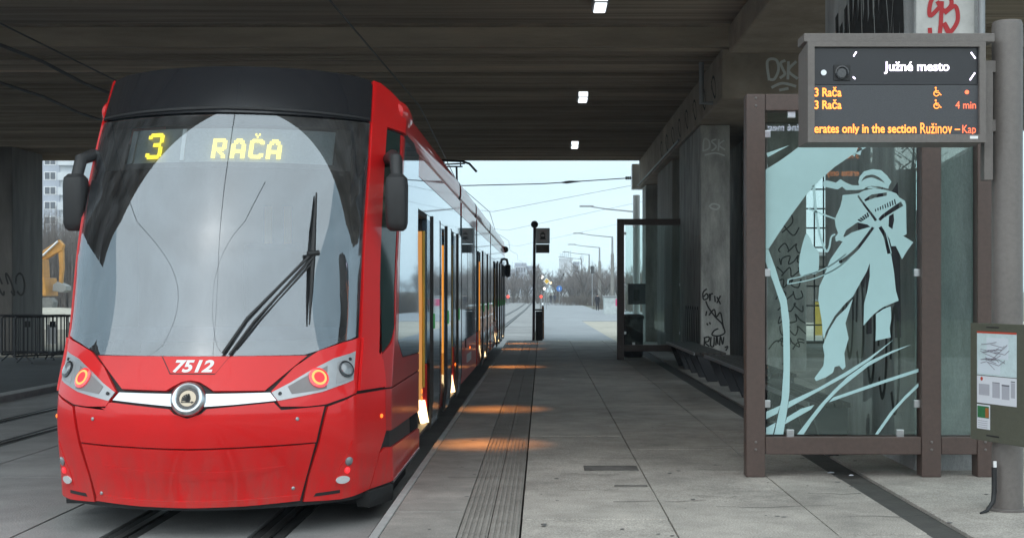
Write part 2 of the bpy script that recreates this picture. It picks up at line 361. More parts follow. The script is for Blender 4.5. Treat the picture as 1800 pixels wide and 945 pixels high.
for k, (x, y, lb_) in enumerate(((2.35, 10.65, "torn white paper scrap lying at the drain channel"), (2.48, 10.5, "second smaller paper scrap beside the drain channel"), (.35, 22.0, "tiny pale paper scrap in the middle of the platform"))):
    t = thing("paper_scrap", lb_, "litter", (x, y, PZ)); c_ = .03 if k != 1 else .02
    MB().add([(x - c_, y - c_ * .6, PZ + .006), (x + c_ * .8, y - c_ * .7, PZ + .008), (x + c_, y + c_ * .5, PZ + .010), (x, y + c_ * .8, PZ + .013), (x - c_ * .9, y + c_ * .4, PZ + .008)], [(0, 1, 2), (0, 2, 3), (0, 3, 4)]).build("paper", paper, t, fix=False)
# beyond the overpass
b = MB()
def pth(x0, x1, y0, y1, z0, z1): b.prism([(x0, y0, z0), (x1, y0, z0), (x1, y1, z1), (x0, y1, z1)], (0, 0, -.15))
def pz(y): return .215 + (-.345 - .215) * min(max((y - 40) / 110, 0), 1)
pth(-.15, 2.2, 39.96, 73, pz(40), pz(73)); pth(-.15, 9.5, 73.02, 150, pz(73), pz(150)); pth(-.15, 6, 150.02, 330, pz(150), -.36)
struct("path", b, pathm)
b = MB(); pth(2.22, 40, 39.96, 73, pz(40) - .02, pz(73) - .02); struct("gravel_yard", b, gravelm)

# ------------------------------------------------------------------ the overpass
DZ = 5.70
def deck(name, label, y0, y1, z, n, x0=-26, x1=16):
    t = thing(name, label, "overpass", (0, y0, z), "overpass decks")
    s_ = MB(); w = (y1 - y0) / n
    for i in range(n):
        j = random.uniform(0, .035)
        s_.box(x0, x1, y0 + i * w + .055, y0 + (i + 1) * w - .055, z + j, z + .5)
    s_.build("deck_beams", deckm, t, bevel=.018)
    MB().box(x0, x1, y0 + .01, y1 - .01, z + .45, z + 1.1).build("deck_slab", deckside, t)
    for yy in (y0, y1): MB().box(x0, x1, yy - .09, yy + .09, z + .34, z + 1.4).build("parapet", deckside, t, bevel=.02)
    return t
dn = deck("overpass_deck", "dark near overpass deck whose underside fills the top of the picture", 9.15, 21.0, 5.95, 10, -17.4, 8.2)
df = deck("overpass_deck", "ribbed far overpass deck with plank marks above the tram", 21.45, 40.0, DZ, 15, -17.4, 12)
b = MB()   # plank ridges left by the shuttering
for i in range(15):
    w = 18.55 / 15; y = 21.45 + i * w
    for k in range(1, 6): b.box(-17.38, 11.98, y + k * w / 6 - .02, y + k * w / 6 + .02, DZ - .028, DZ + .05)
b.build("plank_ridges", deckm, df)
# cap beams on the piers
def cap(name, label, x0, x1, y0, y1, z0, z1):
    t = thing(name, label, "cap beam", (x0, y0, z0), "cap beams under the decks")
    MB().box(x0, x1, y0, y1, z0, z1).build("beam", deckside, t, bevel=.03); return t
cb1 = cap("cap_beam", "long concrete cap beam above the right row of far piers", 2.95, 5.2, 21.5, 39.8, 4.86, DZ - .01)
cap("cap_beam", "short dark cap beam above the pier behind the departure board", 2.98, 5.2, 9.65, 20.9, 5.50, 5.94)
# piers
def pier(label, x0, x1, y0, y1, z1, m=pierm, ribs=False):
    t = thing("concrete_pier", label, "pier", ((x0 + x1) / 2, (y0 + y1) / 2, 0), "overpass piers")
    s_ = MB().box(x0, x1, y0, y1, -.1, z1); o = s_.build("shaft", m, t, bevel=.02)
    if ribs:
        r_ = MB(); k = 0; x = x0 + .03
        while x < x1 - .03: r_.box(x, x + .028, y0 - .016, y0 + .01, .2, z1 - .1); x += .06
        r_.build("ribbing", m, t)
    return t
pa = pier("pale pier with black graffiti tag beside the middle bench", 3.0, 3.56, 24.8, 28.6, 4.85, pierlt)
pb = pier("pier covered in loop graffiti seen through the decorated glass", 4.19, 4.95, 24.5, 29.2, 4.85, pierlt)
pn = pier("nearest pale pier behind the departure board with red graffiti", 3.09, 3.66, 10.85, 14.3, 5.49, mat("light_pier_concrete", (.46, .47, .47), .9, var=.35, scale=2.2, bump=.4, bscale=22, var2=.25, scale2=.7, stretch=(1.6, 1.6, .5), fine=.15))
pf = pier("ribbed far pier by the daylight opening behind the distant glass screen", 3.05, 4.7, 38.6, 39.85, 4.85, pierlt, True)
pl = pier("broad dark pier at the far left behind the crowd barriers", -17.3, -14.58, 36, 38.2, DZ, wallm)
pm = pier("dark pier between the middle benches and the rear wall", 3.1, 3.5, 31.2, 35.2, 4.85, pierm, False)
b = MB().box(9.6, 10.2, 29, 36.5, -.1, 5.69); t = thing("abutment_wall", "dark concrete abutment wall closing the right side under the overpass", "wall", (9.9, 32, 0)); b.build("wall_face", wallm, t)
b = MB().box(5.0, 6.6, 37.4, 37.8, -.1, 5.69); t = thing("partition_wall", "dark concrete wall standing beside the steel grid fence", "wall", (5.8, 37.6, 0)); b.build("wall_face", wallm, t)
# steel grid fence to the right rear
t = thing("grid_fence", "tall steel grid fence seen through the decorated glass", "fence", (8, 37.2, .2))
b = MB()
for k in range(12): b.tube([(6.7 + k * .26, 37.2, .2), (6.7 + k * .26, 37.2, 5.2)], .022, 5)
for k in range(9): b.tube([(6.65, 37.2, .75 + k * .55), (9.6, 37.2, .75 + k * .55)], .022, 5)
b.build("grid", blackst, t); MB().box(6.6, 9.6, 37.15, 37.25, .18, .3).build("bottom_rail", blackst, t)
t = thing("yellow_post", "short yellow post standing beyond the steel grid fence", "post", (9.72, 46, 0)); MB().box(9.6, 9.85, 46, 46.25, -.05, 1.35).build("shaft", mat("post_yellow", (.55, .40, .06), .6, var=.2, scale=2), t, bevel=.02); MB().box(9.58, 9.87, 45.98, 46.27, 1.352, 1.42).build("cap", galv, t, bevel=.01)
t = thing("shed", "low grey shed far behind the steel grid fence", "shed", (14.5, 72, -.1)); MB().box(12.5, 17, 70, 75, -.1, 3.6).build("wall", wallm, t); MB().box(12.3, 17.2, 69.8, 75.2, 3.602, 3.8).build("roof", galv, t)

# graffiti on the piers
def loops(mbx, cx, cz, pts, sc, org): pass
def strokes(parent, name, m, lines, fx, w):
    g = MB()
    for ln in lines: g.ribbon([fx(u, v) for u, v in ln], w, fx.n)
    return g.build(name, m, parent, fix=False)
class Face:
    def __init__(s, o, ux, uz, n): s.o, s.ux, s.uz, s.n = Vector(o), Vector(ux), Vector(uz), Vector(n)
    def __call__(s, u, v): return s.o + s.ux * u + s.uz * v
def curve(p, n=5):
    """smooth a polyline (Catmull-Rom)"""
    q = [p[0]] + list(p) + [p[-1]]; r = []
    for i in range(1, len(q) - 2):
        for k in range(n):
            t_ = k / n; r.append(tuple(.5 * (2 * q[i][a] + (q[i + 1][a] - q[i - 1][a]) * t_ + (2 * q[i - 1][a] - 5 * q[i][a] + 4 * q[i + 1][a] - q[i + 2][a]) * t_ ** 2 + (3 * q[i][a] - q[i - 1][a] - 3 * q[i + 1][a] + q[i + 2][a]) * t_ ** 3) for a in (0, 1)))
    return r + [tuple(p[-1])]
fa = Face((3.0, 24.8, 0), (1, 0, 0), (0, 0, 1), (0, -1, 0))
tagA = [[(.12, 1.75), (.05, 1.68), (.06, 1.55), (.14, 1.58), (.12, 1.66), (.06, 1.60)], [(.17, 1.66), (.18, 1.52), (.19, 1.64), (.24, 1.66)], [(.27, 1.62), (.28, 1.50)], [(.31, 1.60), (.38, 1.46)], [(.38, 1.62), (.31, 1.48)],
        [(.10, 1.52), (.15, 1.40), (.28, 1.22), (.40, 1.10), (.44, 1.0)], [(.16, 1.25), (.26, 1.36), (.30, 1.22), (.38, 1.30), (.43, 1.05), (.46, .92), (.34, .86), (.22, .88), (.26, .96), (.34, 1.0)], [(.12, 1.33), (.10, 1.24)], [(.17, 1.12), (.19, 1.08)], [(.12, 1.10), (.14, 1.06)],
        [(.06, .82), (.16, .84), (.15, .76), (.08, .74), (.17, .66)], [(.08, .82), (.07, .66)], [(.20, .84), (.19, .68), (.25, .67), (.26, .84)], [(.29, .68), (.31, .86), (.33, .70)], [(.36, .68), (.38, .85), (.42, .70), (.44, .84)], [(.46, .64), (.52, .66), (.48, .58)]]
strokes(pa, "graffiti", spray, [curve(l) for l in tagA], fa, .028)
strokes(pa, "graffiti", sprayw, [curve(l) for l in [[(.05, 4.35), (.07, 4.58), (.16, 4.55), (.17, 4.42), (.06, 4.36)], [(.30, 4.58), (.21, 4.54), (.30, 4.44), (.21, 4.36)], [(.35, 4.58), (.34, 4.36)], [(.45, 4.56), (.35, 4.47), (.47, 4.38)], [(.08, 4.28), (.28, 4.32), (.46, 4.27)]]], fa, .03)
strokes(pa, "graffiti", sprayw, [curve([(.16, 3.3), (.24, 3.36), (.36, 3.32), (.30, 3.25), (.18, 3.29)])], fa, .03)
fb = Face((4.19, 24.5, 0), (1, 0, 0), (0, 0, 1), (0, -1, 0))
ln = []
for r_ in range(9):
    z = .75 + r_ * .22; p = []
    for k in range(9): p.append((.22 + k * .06 + .05 * math.sin(k * 2.4 + r_), z + .09 * math.sin(k * 1.9 + r_ * 1.3)))
    ln.append(curve(p))
ln += [curve([(.05, .62), (.2, .78), (.42, .70), (.40, .42), (.3, .34)]), curve([(.5, .62), (.6, .75), (.72, .74)]), curve([(.3, 2.8), (.5, 3.0), (.42, 3.2), (.28, 3.05), (.5, 2.75), (.62, 2.9)])]
strokes(pb, "graffiti", spray, ln, fb, .024)
fc1 = Face((3.69, 21.5, 4.98), (.51, 0, 0), (0, 0, .52), (0, -1, 0))
strokes(cb1, "graffiti", sprayw, [curve(l, 6) for l in [[(.08, .35), (.02, .95), (.30, 1.0), (.38, .70), (.25, .40), (.10, .38)], [(.60, .98), (.45, .90), (.52, .70), (.58, .55), (.42, .42)], [(.70, .95), (.68, .38)], [(.95, .95), (.70, .66), (1.0, .40)], [(.15, .12), (.5, .26), (.95, .16)], [(.4, .04), (.7, .10)]]], fc1, .045)
fc2 = Face((2.95, 21.5, 4.9), (0, 1, 0), (0, 0, 1), (-1, 0, 0))
strokes(cb1, "graffiti", spray, [curve([(1 + 1.4 * k + .3 * math.cos(j), .3 + .2 * math.sin(j * 1.2)) for j in range(7)]) for k in range(8)], fc2, .05)
fnr = Face((3.09, 10.85, 0), (1, 0, 0), (0, 0, 1), (0, -1, 0))
g = MB().box(3.10, 3.58, 10.84, 10.86, 3.50, 5.2); g.build("painted_patch", spraywhite, pn)
strokes(pn, "graffiti", sprayr, [curve(l, 6) for l in [[(.20, 4.05), (.12, 3.98), (.14, 4.12), (.26, 4.18), (.30, 4.08), (.24, 4.02), (.18, 4.1)], [(.22, 4.1), (.21, 3.9), (.19, 3.75), (.17, 3.66)], [(.24, 4.0), (.33, 4.06), (.35, 3.94), (.28, 3.84), (.24, 3.92), (.32, 3.78), (.38, 3.72), (.30, 3.76)], [(.12, 3.88), (.13, 3.70)]]], Face((3.09, 10.838, 0), (1, 0, 0), (0, 0, 1), (0, -1, 0)), .035)
fs = Face((3.09, 10.85, 0), (0, 1, 0), (0, 0, 1), (-1, 0, 0))
ln = []
for k in range(13):
    u = .35 + k * .2; ln.append([(u, 3.55), (u + .1, 4.75 + .3 * math.sin(k)), (u + .16, 4.2), (u + .2, 3.6 + .25 * math.sin(k * 2))])
strokes(pn, "graffiti", spray, ln, fs, .13)
strokes(pn, "graffiti", sprayw, [[(.5, 4.7), (.75, 3.9), (1.0, 4.8)], [(1.2, 3.6), (1.35, 4.6)], [(1.7, 3.6), (1.8, 4.7)], [(2.2, 3.7), (2.3, 4.6)]], Face((3.085, 10.85, 0), (0, 1, 0), (0, 0, 1), (-1, 0, 0)), .02)
ln = [curve([(.6 + k * .42 + .14 * math.cos(j * .7), 1.1 + .45 * math.sin(j * .7) + .1 * k) for j in range(9)]) for k in range(6)]
strokes(pn, "graffiti", spray, ln, fs, .07)
strokes(pn, "graffiti", spraypurple, [curve([(.5 + k * .5, 1.3), (.6 + k * .5, 2.6), (.75 + k * .5, 1.8), (.85 + k * .5, 2.5)]) for k in range(3)], fs, .2)
fsb = Face((4.19, 24.5, 0), (0, 1, 0), (0, 0, 1), (-1, 0, 0))
strokes(pb, "graffiti", spray, [curve([(1.2 + .5 * math.cos(j * .9) + .2 * k, 1.75 + .5 * math.sin(j * .9) - .12 * k) for j in range(8)]) for k in range(4)] + [curve([(.3 + .28 * k, .5 + .3 * (k % 2)), (.5 + .28 * k, 1.0), (.42 + .3 * k, .7), (.65 + .28 * k, .45)]) for k in range(8)], fsb, .07)
fsa = Face((3.0, 24.8, 0), (0, 1, 0), (0, 0, 1), (-1, 0, 0))
strokes(pa, "graffiti", spray, [curve([(.4 + .4 * k + .2 * math.cos(j), 1.0 + .4 * math.sin(j * 1.1)) for j in range(7)]) for k in range(6)], fsa, .06)
fl = Face((-19.2, 36, 0), (1, 0, 0), (0, 0, 1), (0, -1, 0))
strokes(pl, "graffiti", spray, [curve([(4.0 + k * .28 + .12 * math.cos(j * .8 + k), 1.9 + .3 * math.sin(j * .8)) for j in range(8)]) for k in range(4)], fl, .05)
t = thing("drain_pipe", "grey drain pipe fixed to the right edge of the near pier", "pipe", (3.62, 10.8, 3.4)); MB().tube([(3.62, 10.78, .25), (3.62, 10.78, 5.45)], .03, 10).build("pipe", galv, t, smooth=True)
t = thing("drain_pipe", "thin cranked conduit pipe under the far deck near the right wall", "pipe", (2.9, 23, 5)); b = MB().tube([(2.75, 22.6, 5.65), (2.75, 22.6, 4.95), (3.1, 22.6, 4.95)], .045, 8); b.build("pipe", galv, t, smooth=True)
t = thing("drain_pipe", "long pale conduit running along the foot of the cap beam", "pipe", (2.9, 30, 4.86)); b = MB().tube([(2.92, 28, 4.93), (2.92, 39.9, 4.93)], .025, 6); b.build("pipe", galv, t)
t = thing("cable_run", "black cable run hanging along the left underside of the deck", "cable", (-9.8, 30, 5.5)); b = MB()
for xx in (-9.9, -8.4): b.tube([(xx, 14 + i * 2, 5.56 - .05 * (i % 2)) for i in range(13)], .03, 6)
b.build("cable", wire, t)
t = thing("anchor_bracket", "white bracket on the deck corner holding the cross wire", "bracket", (2.92, 40.15, 5.2)); MB().box(2.75, 3.2, 40.02, 40.4, 4.83, 5.6).build("box", whitepaint, t, bevel=.02); b = MB()
for k in range(3): b.lathe([(.05, 0), (.05, .05)], (2.68 - .06 * k + .05, 40.2, 5.18), (-1, 0, 0), 10)
b.build("insulator", black, t)
# ceiling lamps
first = None
for X, Y, Z, lb in ((.84, 18.95, 5.94, "nearest of the three ceiling lamps under the dark deck"), (.82, 26.4, 5.69, "middle of the three ceiling lamps under the ribbed deck"), (.87, 35.0, 5.69, "farthest ceiling lamp close to the daylight opening")):
    if first is None:
        first = t = thing("ceiling_lamp", lb, "lamp", (X, Y, Z), "lamps under the overpass")
        MB().box(X - .12, X + .12, Y - .34, Y + .34, Z - .13, Z).build("housing", galv, t, bevel=.015)
        MB().box(X - .085, X + .085, Y - .30, Y + .30, Z - .15, Z - .125).build("diffuser", mat("lamp_diffuser", (.7, .72, .74), .5, emit=(.9, .95, 1), est=.5), t, bevel=.008)
        MB().box(X - .09, X + .09, Y - .349, Y - .339, Z - .115, Z - .02).build("end_plate", MATS["lamp_diffuser"], t)
    else: copy_tree(first, None, (X, Y, Z), None, lb)

# ------------------------------------------------------------------ the tram
XC = -2.40
ZK = [0.25, 0.9, 1.3, 2.2, 3.4]; YK = [8.946, 8.863, 9.058, 9.334, 10.081]
BB, PP, WW = 0.954, 1.8, 1.251
def yc(z):
    n = len(ZK); d = [(YK[i + 1] - YK[i]) / (ZK[i + 1] - ZK[i]) for i in range(n - 1)]
    m = [d[0] * .5] + [(d[i - 1] + d[i]) / 2 for i in range(1, n - 1)] + [d[-1] * 1.2]
    if z <= ZK[0]: return YK[0] + m[0] * (z - ZK[0])
    if z >= ZK[-1]: return YK[-1] + m[-1] * (z - ZK[-1])
    for i in range(n - 1):
        if z <= ZK[i + 1]:
            h = ZK[i + 1] - ZK[i]; t = (z - ZK[i]) / h
            return (2 * t ** 3 - 3 * t * t + 1) * YK[i] + (t ** 3 - 2 * t * t + t) * h * m[i] + (-2 * t ** 3 + 3 * t * t) * YK[i + 1] + (t ** 3 - t * t) * h * m[i + 1]
TT = []
for i in range(1201):
    th = PI / 2 * i / 1200; s_ = WW * math.sin(th) ** (2 / PP); D_ = BB * (1 - math.cos(th) ** (2 / PP))
    if s_ <= 1.0: TT.append((s_, s_, D_))
    else: TT.append((TT[-1][0] + math.hypot(s_ - TT[-1][1], D_ - TT[-1][2]), s_, D_))
EW = TT[-1][0]; TE = [q[0] for q in TT]
# the corner of the nose is planed off to a flatter facet
def facet(s_): return 2.75 * (s_ - 1.0) + .355
TT = TT + [(EW + .02 * k, WW, BB + .02 * k) for k in range(1, 12)]
TN = []
for e_, s_, D_ in TT:
    if s_ > 1.0:
        lo_, hi_ = 0.0, .03
        for k in range(40):
            t_ = (lo_ + hi_) / 2; sn = s_ - t_ * 1.15; Dn = D_ + t_ * 9.9
            if Dn < facet(sn) and sn > .98: lo_ = t_
            else: hi_ = t_
        if D_ < facet(s_): s_, D_ = s_ - hi_ * 1.15, D_ + hi_ * 9.9
    TN.append((e_, s_, D_))
TT = TN; EF = TT[-1][0]; TE = [q[0] for q in TT]
import bisect
def surf(e, z):
    a = abs(e); sg = 1 if e >= 0 else -1
    if a >= EF: s_, D_ = WW, BB + a - EW
    else:
        i = max(1, bisect.bisect_left(TE, a)); p, q = TT[i - 1], TT[i]; k = 0 if q[0] == p[0] else (a - p[0]) / (q[0] - p[0])
        s_, D_ = p[1] + (q[1] - p[1]) * k, p[2] + (q[2] - p[2]) * k
    return Vector((XC + sg * s_, yc(z) + D_, z))
def snrm(e, z):
    d = .004; a = surf(e + d, z) - surf(e - d, z); c = surf(e, z + d) - surf(e, z - d)
    return a.cross(c).normalized()
def S(e, z, off=0): return surf(e, z) + snrm(e, z) * off
def eY(Y, z): return EW + Y - yc(z) - BB
tram = thing("tram", "long red low floor tram standing at the platform with its doors open", "tram", (XC, 8.87, 0))
def patch(name, poly, off, thick, m, parent, res=.05, mir=False):
    """a body panel: outline in (distance round the nose, height), bent onto the body, with real thickness"""
    if mir: poly = [(-e, z) for e, z in poly]
    bm = bmesh.new(); vs = [bm.verts.new((e, z, 0)) for e, z in poly]; f = bm.faces.new(vs)
    bmesh.ops.triangulate(bm, faces=[f])
    for ax in (0, 1):
        lo = min(p[ax] for p in poly); hi = max(p[ax] for p in poly); k = math.floor(lo / res) + 1
        no = (1, 0, 0) if ax == 0 else (0, 1, 0)
        while k * res < hi:
            co = (k * res, 0, 0) if ax == 0 else (0, k * res, 0)
            bmesh.ops.bisect_plane(bm, geom=bm.verts[:] + bm.edges[:] + bm.faces[:], plane_co=co, plane_no=no, dist=1e-5); k += 1
    bmesh.ops.recalc_face_normals(bm, faces=bm.faces)
    if bm.faces[:] and bm.faces[0].normal.z < 0: bmesh.ops.reverse_faces(bm, faces=bm.faces)
    bm.verts.index_update(); ez = [(v.co.x, v.co.y) for v in bm.verts]; loc = wloc(parent)
    nv = len(ez); top = [S(e, z, off) - loc for e, z in ez]; bot = [S(e, z, off - thick) - loc for e, z in ez]; nr = [snrm(e, z) for e, z in ez]
    faces = []; nor = []
    for fc in bm.faces:
        ids = [v.index for v in fc.verts]; faces.append(ids); nor += [nr[i] for i in ids]
    for ed in bm.edges:
        if len(ed.link_faces) == 1:
            lp = ed.link_loops[0]; a, c = lp.vert.index, lp.link_loop_next.vert.index
            ids = [c, a, a + nv, c + nv]; faces.append(ids); w = (top[a] - top[c]).cross(bot[a] - top[a]).normalized(); nor += [w] * 4
    bm.free(); me = bpy.data.meshes.new(name); me.from_pydata([tuple(p) for p in top + bot], [], faces); me.materials.append(m)
    me.polygons.foreach_set("use_smooth", [True] * len(me.polygons)); me.normals_split_custom_set([tuple(n) for n in nor]); me.update()
    o = bpy.data.objects.new(name, me); C.objects.link(o); o.parent = parent; return o
Z2 = 2.96
# dark backing shells
shell = patch("front_shell", [(-3.2, .2), (3.2, .2), (3.2, 1.36), (1.09, 1.36), (.84, 1.26), (.7, 1.2), (-.7, 1.2), (-.84, 1.26), (-1.09, 1.36), (-3.2, 1.36)], -.012, .02, black, tram, .08)
for mr in (False, True):
    patch("side_shell", [(1.085, 1.36), (eY(12.1, 1.36), 1.36), (eY(12.1, 3.0), 3.0), (1.6, 3.2), (1.3, 3.36), (1.05, 3.38)], -.012, .02, black, tram, .08, mr)
# windscreen, visor
ws = [(-.72, 1.252), (-.5, 1.252), (0, 1.252), (.5, 1.252), (.72, 1.252), (.82, 1.285), (.93, 1.33), (1.075, 1.375), (1.085, 2.0), (1.08, 2.6), (1.065, 3.02), (.7, 3.02), (0, 3.025), (-.7, 3.02), (-1.065, 3.02), (-1.08, 2.6), (-1.085, 2.0), (-1.075, 1.375), (-.93, 1.33), (-.82, 1.285)]
win = patch("windscreen", ws, .004, .006, wscreen, tram, .04)
for mr in (False, True):
    patch("glass_border", [(.86, 1.305), (1.075, 1.38), (1.085, 2.0), (1.08, 2.6), (1.06, 3.02), (.93, 3.02), (.955, 2.6), (.985, 2.0), (.98, 1.40), (.95, 1.37)], -.006, .006, blackgloss, win, .06, mr)
patch("glass_border", [(-.94, 2.945), (.94, 2.945), (.94, 3.02), (-.94, 3.02)], -.006, .006, blackgloss, win, .08)
patch("glass_border", [(-.94, 2.61), (.94, 2.61), (.94, 2.652), (-.94, 2.652)], -.006, .006, black, win, .08)
for e0, e1 in ((-.94, -.735), (.83, .94)): patch("glass_border", [(e0, 2.652), (e1, 2.652), (e1, 2.945), (e0, 2.945)], -.006, .006, black, win, .08)
vis = patch("visor", [(-1.062, 3.032), (-.7, 3.032), (0, 3.037), (.7, 3.032), (1.062, 3.032), (1.045, 3.34), (1.02, 3.385), (.9, 3.41), (.6, 3.425), (0, 3.43), (-.6, 3.425), (-.9, 3.41), (-1.02, 3.385), (-1.045, 3.34)], .012, .03, blackgloss, tram, .05)
patch("visor_lip", [(-1.05, 3.040), (-.6, 3.052), (0, 3.06), (.6, 3.052), (1.05, 3.040), (1.05, 3.052), (.6, 3.070), (0, 3.080), (-.6, 3.070), (-1.05, 3.052)], .022, .02, black, vis, .06)
# roof cap
b = MB(); topc = [S(-1.25 + 2.5 * i / 24, 3.36 + .068 * (1 - abs(-1 + i / 12) ** 3), -.01) for i in range(25)]
b.add(topc + [Vector((p.x, 13.0, 3.40)) for p in topc], [(i, i + 1, 26 + i, 25 + i) for i in range(24)]); b.build("roof_cap", blackgloss, tram, smooth=True, fix=False)
# destination sign behind the glass
sg = patch("destination_sign", [(-.735, 2.66), (.83, 2.66), (.83, 2.935), (-.735, 2.935)], -.030, .02, signgrey, tram, .06)
patch("divider", [(-.275, 2.675), (-.245, 2.675), (-.262, 2.925), (-.292, 2.925)], -.018, .01, whitepaint, sg, .1)
patch("side_bar", [(-.70, 2.665), (-.675, 2.665), (-.675, 2.925), (-.70, 2.925)], -.018, .01, galv, sg, .1)
FONT = {'3': ["01111110", "11111111", "11000011", "00000011", "00000011", "00011110", "00011110", "00000011", "00000011", "00000011", "11000011", "11111111", "01111110"],
        'R': ["1111110", "1111111", "1100011", "1100011", "1100011", "1111111", "1111110", "1101100", "1100110", "1100011", "1100011"],
        'A': ["0011100", "0111110", "0110110", "1100011", "1100011", "1100011", "1111111", "1111111", "1100011", "1100011", "1100011"],
        'C': ["0111110", "1111111", "1100011", "1100000", "1100000", "1100000", "1100000", "1100000", "1100011", "1111111", "0111110"],
        'v': ["1010", "0100"]}
b = MB()
def glyph(g, e0, e1, z0, z1):
    G = FONT[g]; h = len(G); w = len(G[0]); cw, ch = (e1 - e0) / w, (z1 - z0) / h
    for r_, row in enumerate(G):
        for c_, v in enumerate(row):
            if v == '1':
                a, q = e0 + c_ * cw, z1 - (r_ + 1) * ch
                b.quad(*[S(x, z, -.014) for x, z in ((a, q + ch * .08), (a + cw * .93, q + ch * .08), (a + cw * .93, q + ch * .96), (a, q + ch * .96))])
glyph('3', -.565, -.43, 2.688, 2.895)
for g, e0 in (('R', -.035), ('A', .105), ('C', .235), ('A', .36)): glyph(g, e0, e0 + .105, 2.685, 2.84)
glyph('v', .265, .315, 2.848, 2.885)
b.build("led_lettering", ledyel, sg, fix=False)
# bonnet, plate, number
bon = patch("bonnet", [(-.735, 1.243), (-.485, 1.026), (-.16, 1.020), (-.12, 1.045), (-.06, 1.078), (0, 1.088), (.06, 1.078), (.12, 1.045), (.16, 1.018), (.49, 1.015), (.735, 1.243), (.4, 1.246), (0, 1.247), (-.4, 1.246)], .014, .026, red, tram, .05)
for a, c in (((-.225, 1.245), (-.15, 1.13)), ((-.15, 1.13), (.155, 1.128)), ((.155, 1.128), (.235, 1.244))):
    patch("plate_seam", [(a[0], a[1] - .003), (c[0], c[1] - .003), (c[0] + .003, c[1] + .003), (a[0] + .003, a[1] + .003)], .0155, .003, black, bon, .05)
text("number_lettering", "7512", whitepaint, bon, -.132, .140, 1.137, 1.222, 0, bold=.035, shear=.22, fn=lambda x, z: S(x, z, .017))
# chrome strip and badge
patch("chrome_strip", [(-.505, 1.004), (-.55, .952), (-.3, .934), (0, .912), (.3, .928), (.57, .948), (.525, 1.002), (0, 1.0)], .010, .02, chrome, tram, .05)
bd = thing("badge", None, None); bd.parent = tram; bd.location = Vector((0, 0, 0)); 
bc = S(0, .968, .01); bn = snrm(0, .968)
bd_o = MB().lathe([(.118, -.03), (.121, 0), (.115, .022), (.100, .034), (.082, .030), (.072, .018), (.070, .010)], bc, bn, 40)
C.objects.unlink(bd); bpy.data.objects.remove(bd)
badge = bd_o.build("badge", chrome, tram, smooth=True)
MB().disc(bc + bn * .012, .070, bn, 32, 1, .002).ring(bc + bn * .012, .06, .072, bn, 32, .006).build("badge_ring", blackgloss, badge)
MB().disc(bc + bn * .0145, .056, bn, 32, 1, .002).build("badge_face", mat("badge_gold", (.42, .36, .28), .35, .7), badge)
b = MB()
def bp(u, v): return bc + bn * .0185 + Vector((1, 0, 0)) * u + Vector((0, bn.z, -bn.y)).normalized() * v * (1 if bn.y < 0 else -1)
for k in range(5):   # feathers
    a = R(178 - k * 22); tip = (.004 + .046 * math.cos(a), -.012 + .044 * math.sin(a)); dx, dy = -math.sin(a) * .007, math.cos(a) * .007
    b.quad(bp(.006 - dx * .5, -.02 - dy * .5), bp(tip[0] - dx, tip[1] - dy), bp(tip[0] + dx, tip[1] + dy), bp(.006 + dx * .5, -.02 + dy * .5))
b.add([bp(-.012, -.024), bp(.016, -.024), bp(.022, -.004), bp(.016, .020), bp(.0, .032), bp(-.006, .0)], [(0, 1, 2, 3, 4, 5)])
b.quad(bp(-.042, -.031), bp(.040, -.031), bp(.040, -.025), bp(-.042, -.025)); b.add([bp(.028, -.038), bp(.046, -.028), bp(.028, -.018)], [(0, 1, 2)]); b.add([bp(-.046, -.022), bp(-.03, -.034), bp(-.034, -.020)], [(0, 1, 2)])
b.build("badge_wing", black, badge, fix=False)
# bumpers
ub = patch("upper_bumper", [(-.868, .897), (-.815, .652), (0, .637), (.815, .652), (.868, .897), (.60, .884), (.552, .936), (.3, .916), (.125, .902), (.09, .87), (0, .84), (-.09, .87), (-.125, .902), (-.3, .916), (-.552, .936), (-.60, .884)], .012, .024, red, tram, .05)
lb = patch("lower_bumper", [(-.808, .640), (-.70, .245), (-.35, .232), (0, .228), (.35, .232), (.70, .245), (.808, .640), (0, .625)], .014, .026, red, tram, .05)
patch("bumper_crease", [(-.62, .50), (-.3, .478), (0, .47), (.3, .478), (.62, .50), (.5, .46), (.25, .425), (0, .415), (-.25, .425), (-.5, .46)], .0175, .006, red, lb, .05)
patch("bumper_lip", [(-.70, .245), (-.35, .23), (0, .226), (.35, .23), (.70, .245), (.69, .285), (.35, .272), (0, .268), (-.35, .272), (-.69, .285)], .026, .02, red, lb, .05)
for e, z in ((-.70, .82), (.70, .82), (-.66, .30), (.66, .335)):
    MB().lathe([(.013, 0), (.013, .006), (.008, .010)], S(e, z, .013), snrm(e, z), 12).build("bolt", silver, ub if z > .6 else lb)
